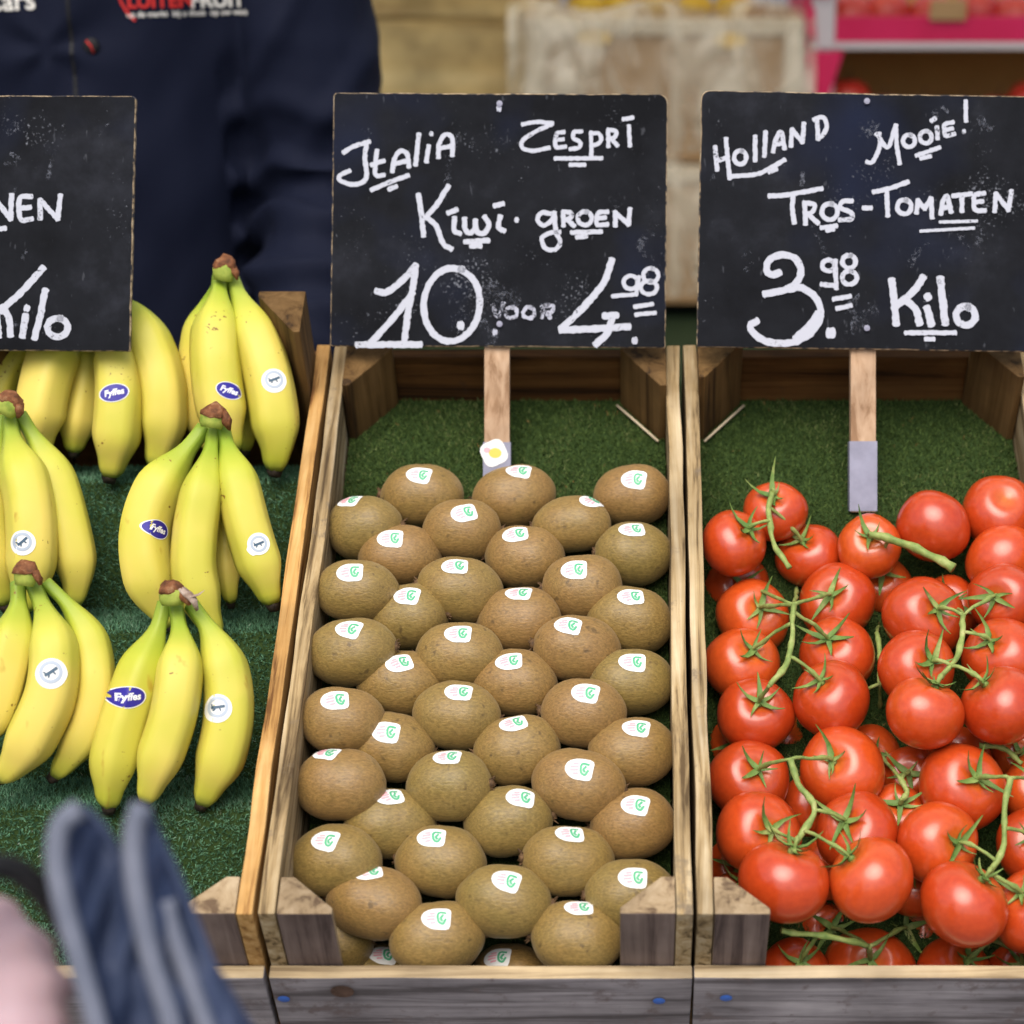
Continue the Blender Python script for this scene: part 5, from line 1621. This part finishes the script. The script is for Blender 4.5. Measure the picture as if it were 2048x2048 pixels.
# the customer, at the lower left, holding a bag open: only the hand and the bag reach into the picture
DC = .92
fist = at(-118, 1965, DC)
cb = Vector((-.86, .22, 0))
def cfold(v): return .005 * noise.noise(v * 8) + .003 * noise.noise(v * 20)
cust, cj, _, _ = person('customer in a black coat reaching over with a slate blue bag', cb, -1, 1.66,
    [(Vector((cb.x + .23, .22, 1.34)), Vector((-.62, .36, 1.06)), fist + Vector((-.085, -.030, -.028)), Vector((1, .35, .30)), Vector((.1, .8, -.6)), 1),
     (Vector((cb.x - .23, .22, 1.34)), Vector((cb.x - .27, .24, 1.04)), Vector((cb.x - .22, .36, .82)), Vector((.1, .4, -1)), Vector((1, 0, 0)), -1)],
    [M_BLACKC], M_TROUS, M_HAIR, cfold)
# bag: two standing flaps of an open top, running down into a soft body
bagc = at(320, 2300, DC)
bag = thing('shopping_bag', bagc - UPV * .30, 'slate blue fabric bag with pale piping held open by the customer', 'bag')
def flap(le, re, bulge, name, dz):
    n = 40
    A = catmull([Vector((x, y, 0)) for x, y in le], n); Bq = catmull([Vector((x, y, 0)) for x, y in re], n)
    m = 14
    front, back = [], []
    for i in range(n):
        for j in range(m + 1):
            s = j / m
            p = A[i].lerp(Bq[i], s)
            dd = DC + dz + bulge * math.sin(s * math.pi * .5) + .014 * noise.noise(Vector((p.x / 45 + p.y / 160, p.y / 170, dz * 50))) * min(1, s * 3)
            q = at(p.x, p.y, dd)
            front.append(q); back.append(q + FWD * .0035)
    F = []
    w = m + 1
    for i in range(n - 1):
        for j in range(m):
            a = i * w + j
            F.append((a, a + w, a + w + 1, a + 1))
    k = len(front)
    FB = [tuple(q + k for q in f[::-1]) for f in F]
    o = obj(name, front + back, F + FB, [M_BAG], bag, True)
    P = [at(p.x, p.y, DC + dz - .002) for p in A]
    V, Fp, _ = tube(P, [.0050] * n, 10)
    obj('piping', V, Fp, M_BAGRIM, o, True)
    P = [at(p.x, p.y, DC + dz + bulge) for p in Bq]
    V, Fp, _ = tube(P, [.0022] * n, 8)
    obj('seam', V, Fp, M_BAG, o, True)
flap([(160, 1618), (122, 1650), (112, 1720), (130, 1820), (158, 1920), (196, 2060), (250, 2300)], [(165, 1616), (205, 1655), (240, 1720), (262, 1800), (285, 1910), (318, 2060), (400, 2300)], .030, 'front_flap', 0)
flap([(284, 1610), (268, 1660), (268, 1740), (282, 1830), (306, 1930), (345, 2060), (400, 2300)], [(288, 1610), (312, 1665), (352, 1750), (392, 1850), (432, 1950), (478, 2060), (575, 2300)], .022, 'back_flap', .012)
flap([(330, 1800), (338, 1850), (362, 1920), (412, 2060), (500, 2300)], [(332, 1800), (372, 1850), (420, 1925), (500, 2060), (640, 2300)], .016, 'side_gusset', .030)
# inner lining between the flaps, and the body below
V, F = [], []
le = [(178, 1700), (190, 1800), (215, 1900), (245, 2000), (330, 2300)]; re = [(268, 1760), (285, 1850), (330, 1950), (370, 2060), (470, 2300)]
for a, b_ in zip(le, re):
    V += [at(*a, DC + .040), at(*b_, DC + .040)]
for i in range(len(le) - 1): F.append((2 * i, 2 * i + 1, 2 * i + 3, 2 * i + 2))
kk = len(V); V += [v + FWD * .002 for v in V]; F += [tuple(q + kk for q in f[::-1]) for f in F[:]]
obj('lining', V, F, M_BAGIN, bag, True)
mb = MB()
cs = [(bagc + UPV * .02, .030, .02), (bagc - UPV * .04, .06, .035), (bagc - UPV * .12, .10, .06), (bagc - UPV * .22, .12, .075), (bagc - UPV * .30, .10, .06)]
mb.tube([c for c, *_ in cs], [1] * 5, 24, rxy=[(a, b_) for _, a, b_ in cs], up=FWD)
mb.V = [v + noise.noise_vector(v * 14) * .008 for v in mb.V]
mb.obj('bag_body', [M_BAG], bag, True)
# black strap gripped by the hand
mb = MB()
sp = catmull([at(150, 1880, DC + .03), at(90, 1790, DC + .02), at(20, 1735, DC + .012), at(-60, 1750, DC + .0), at(-130, 1850, DC - .005), at(-140, 1990, DC)], 26)
mb.tube(sp, [.0072] * 26, 10, rxy=[(1, .8)] * 26)
mb.obj('strap', [M_STRAP], bag, True)
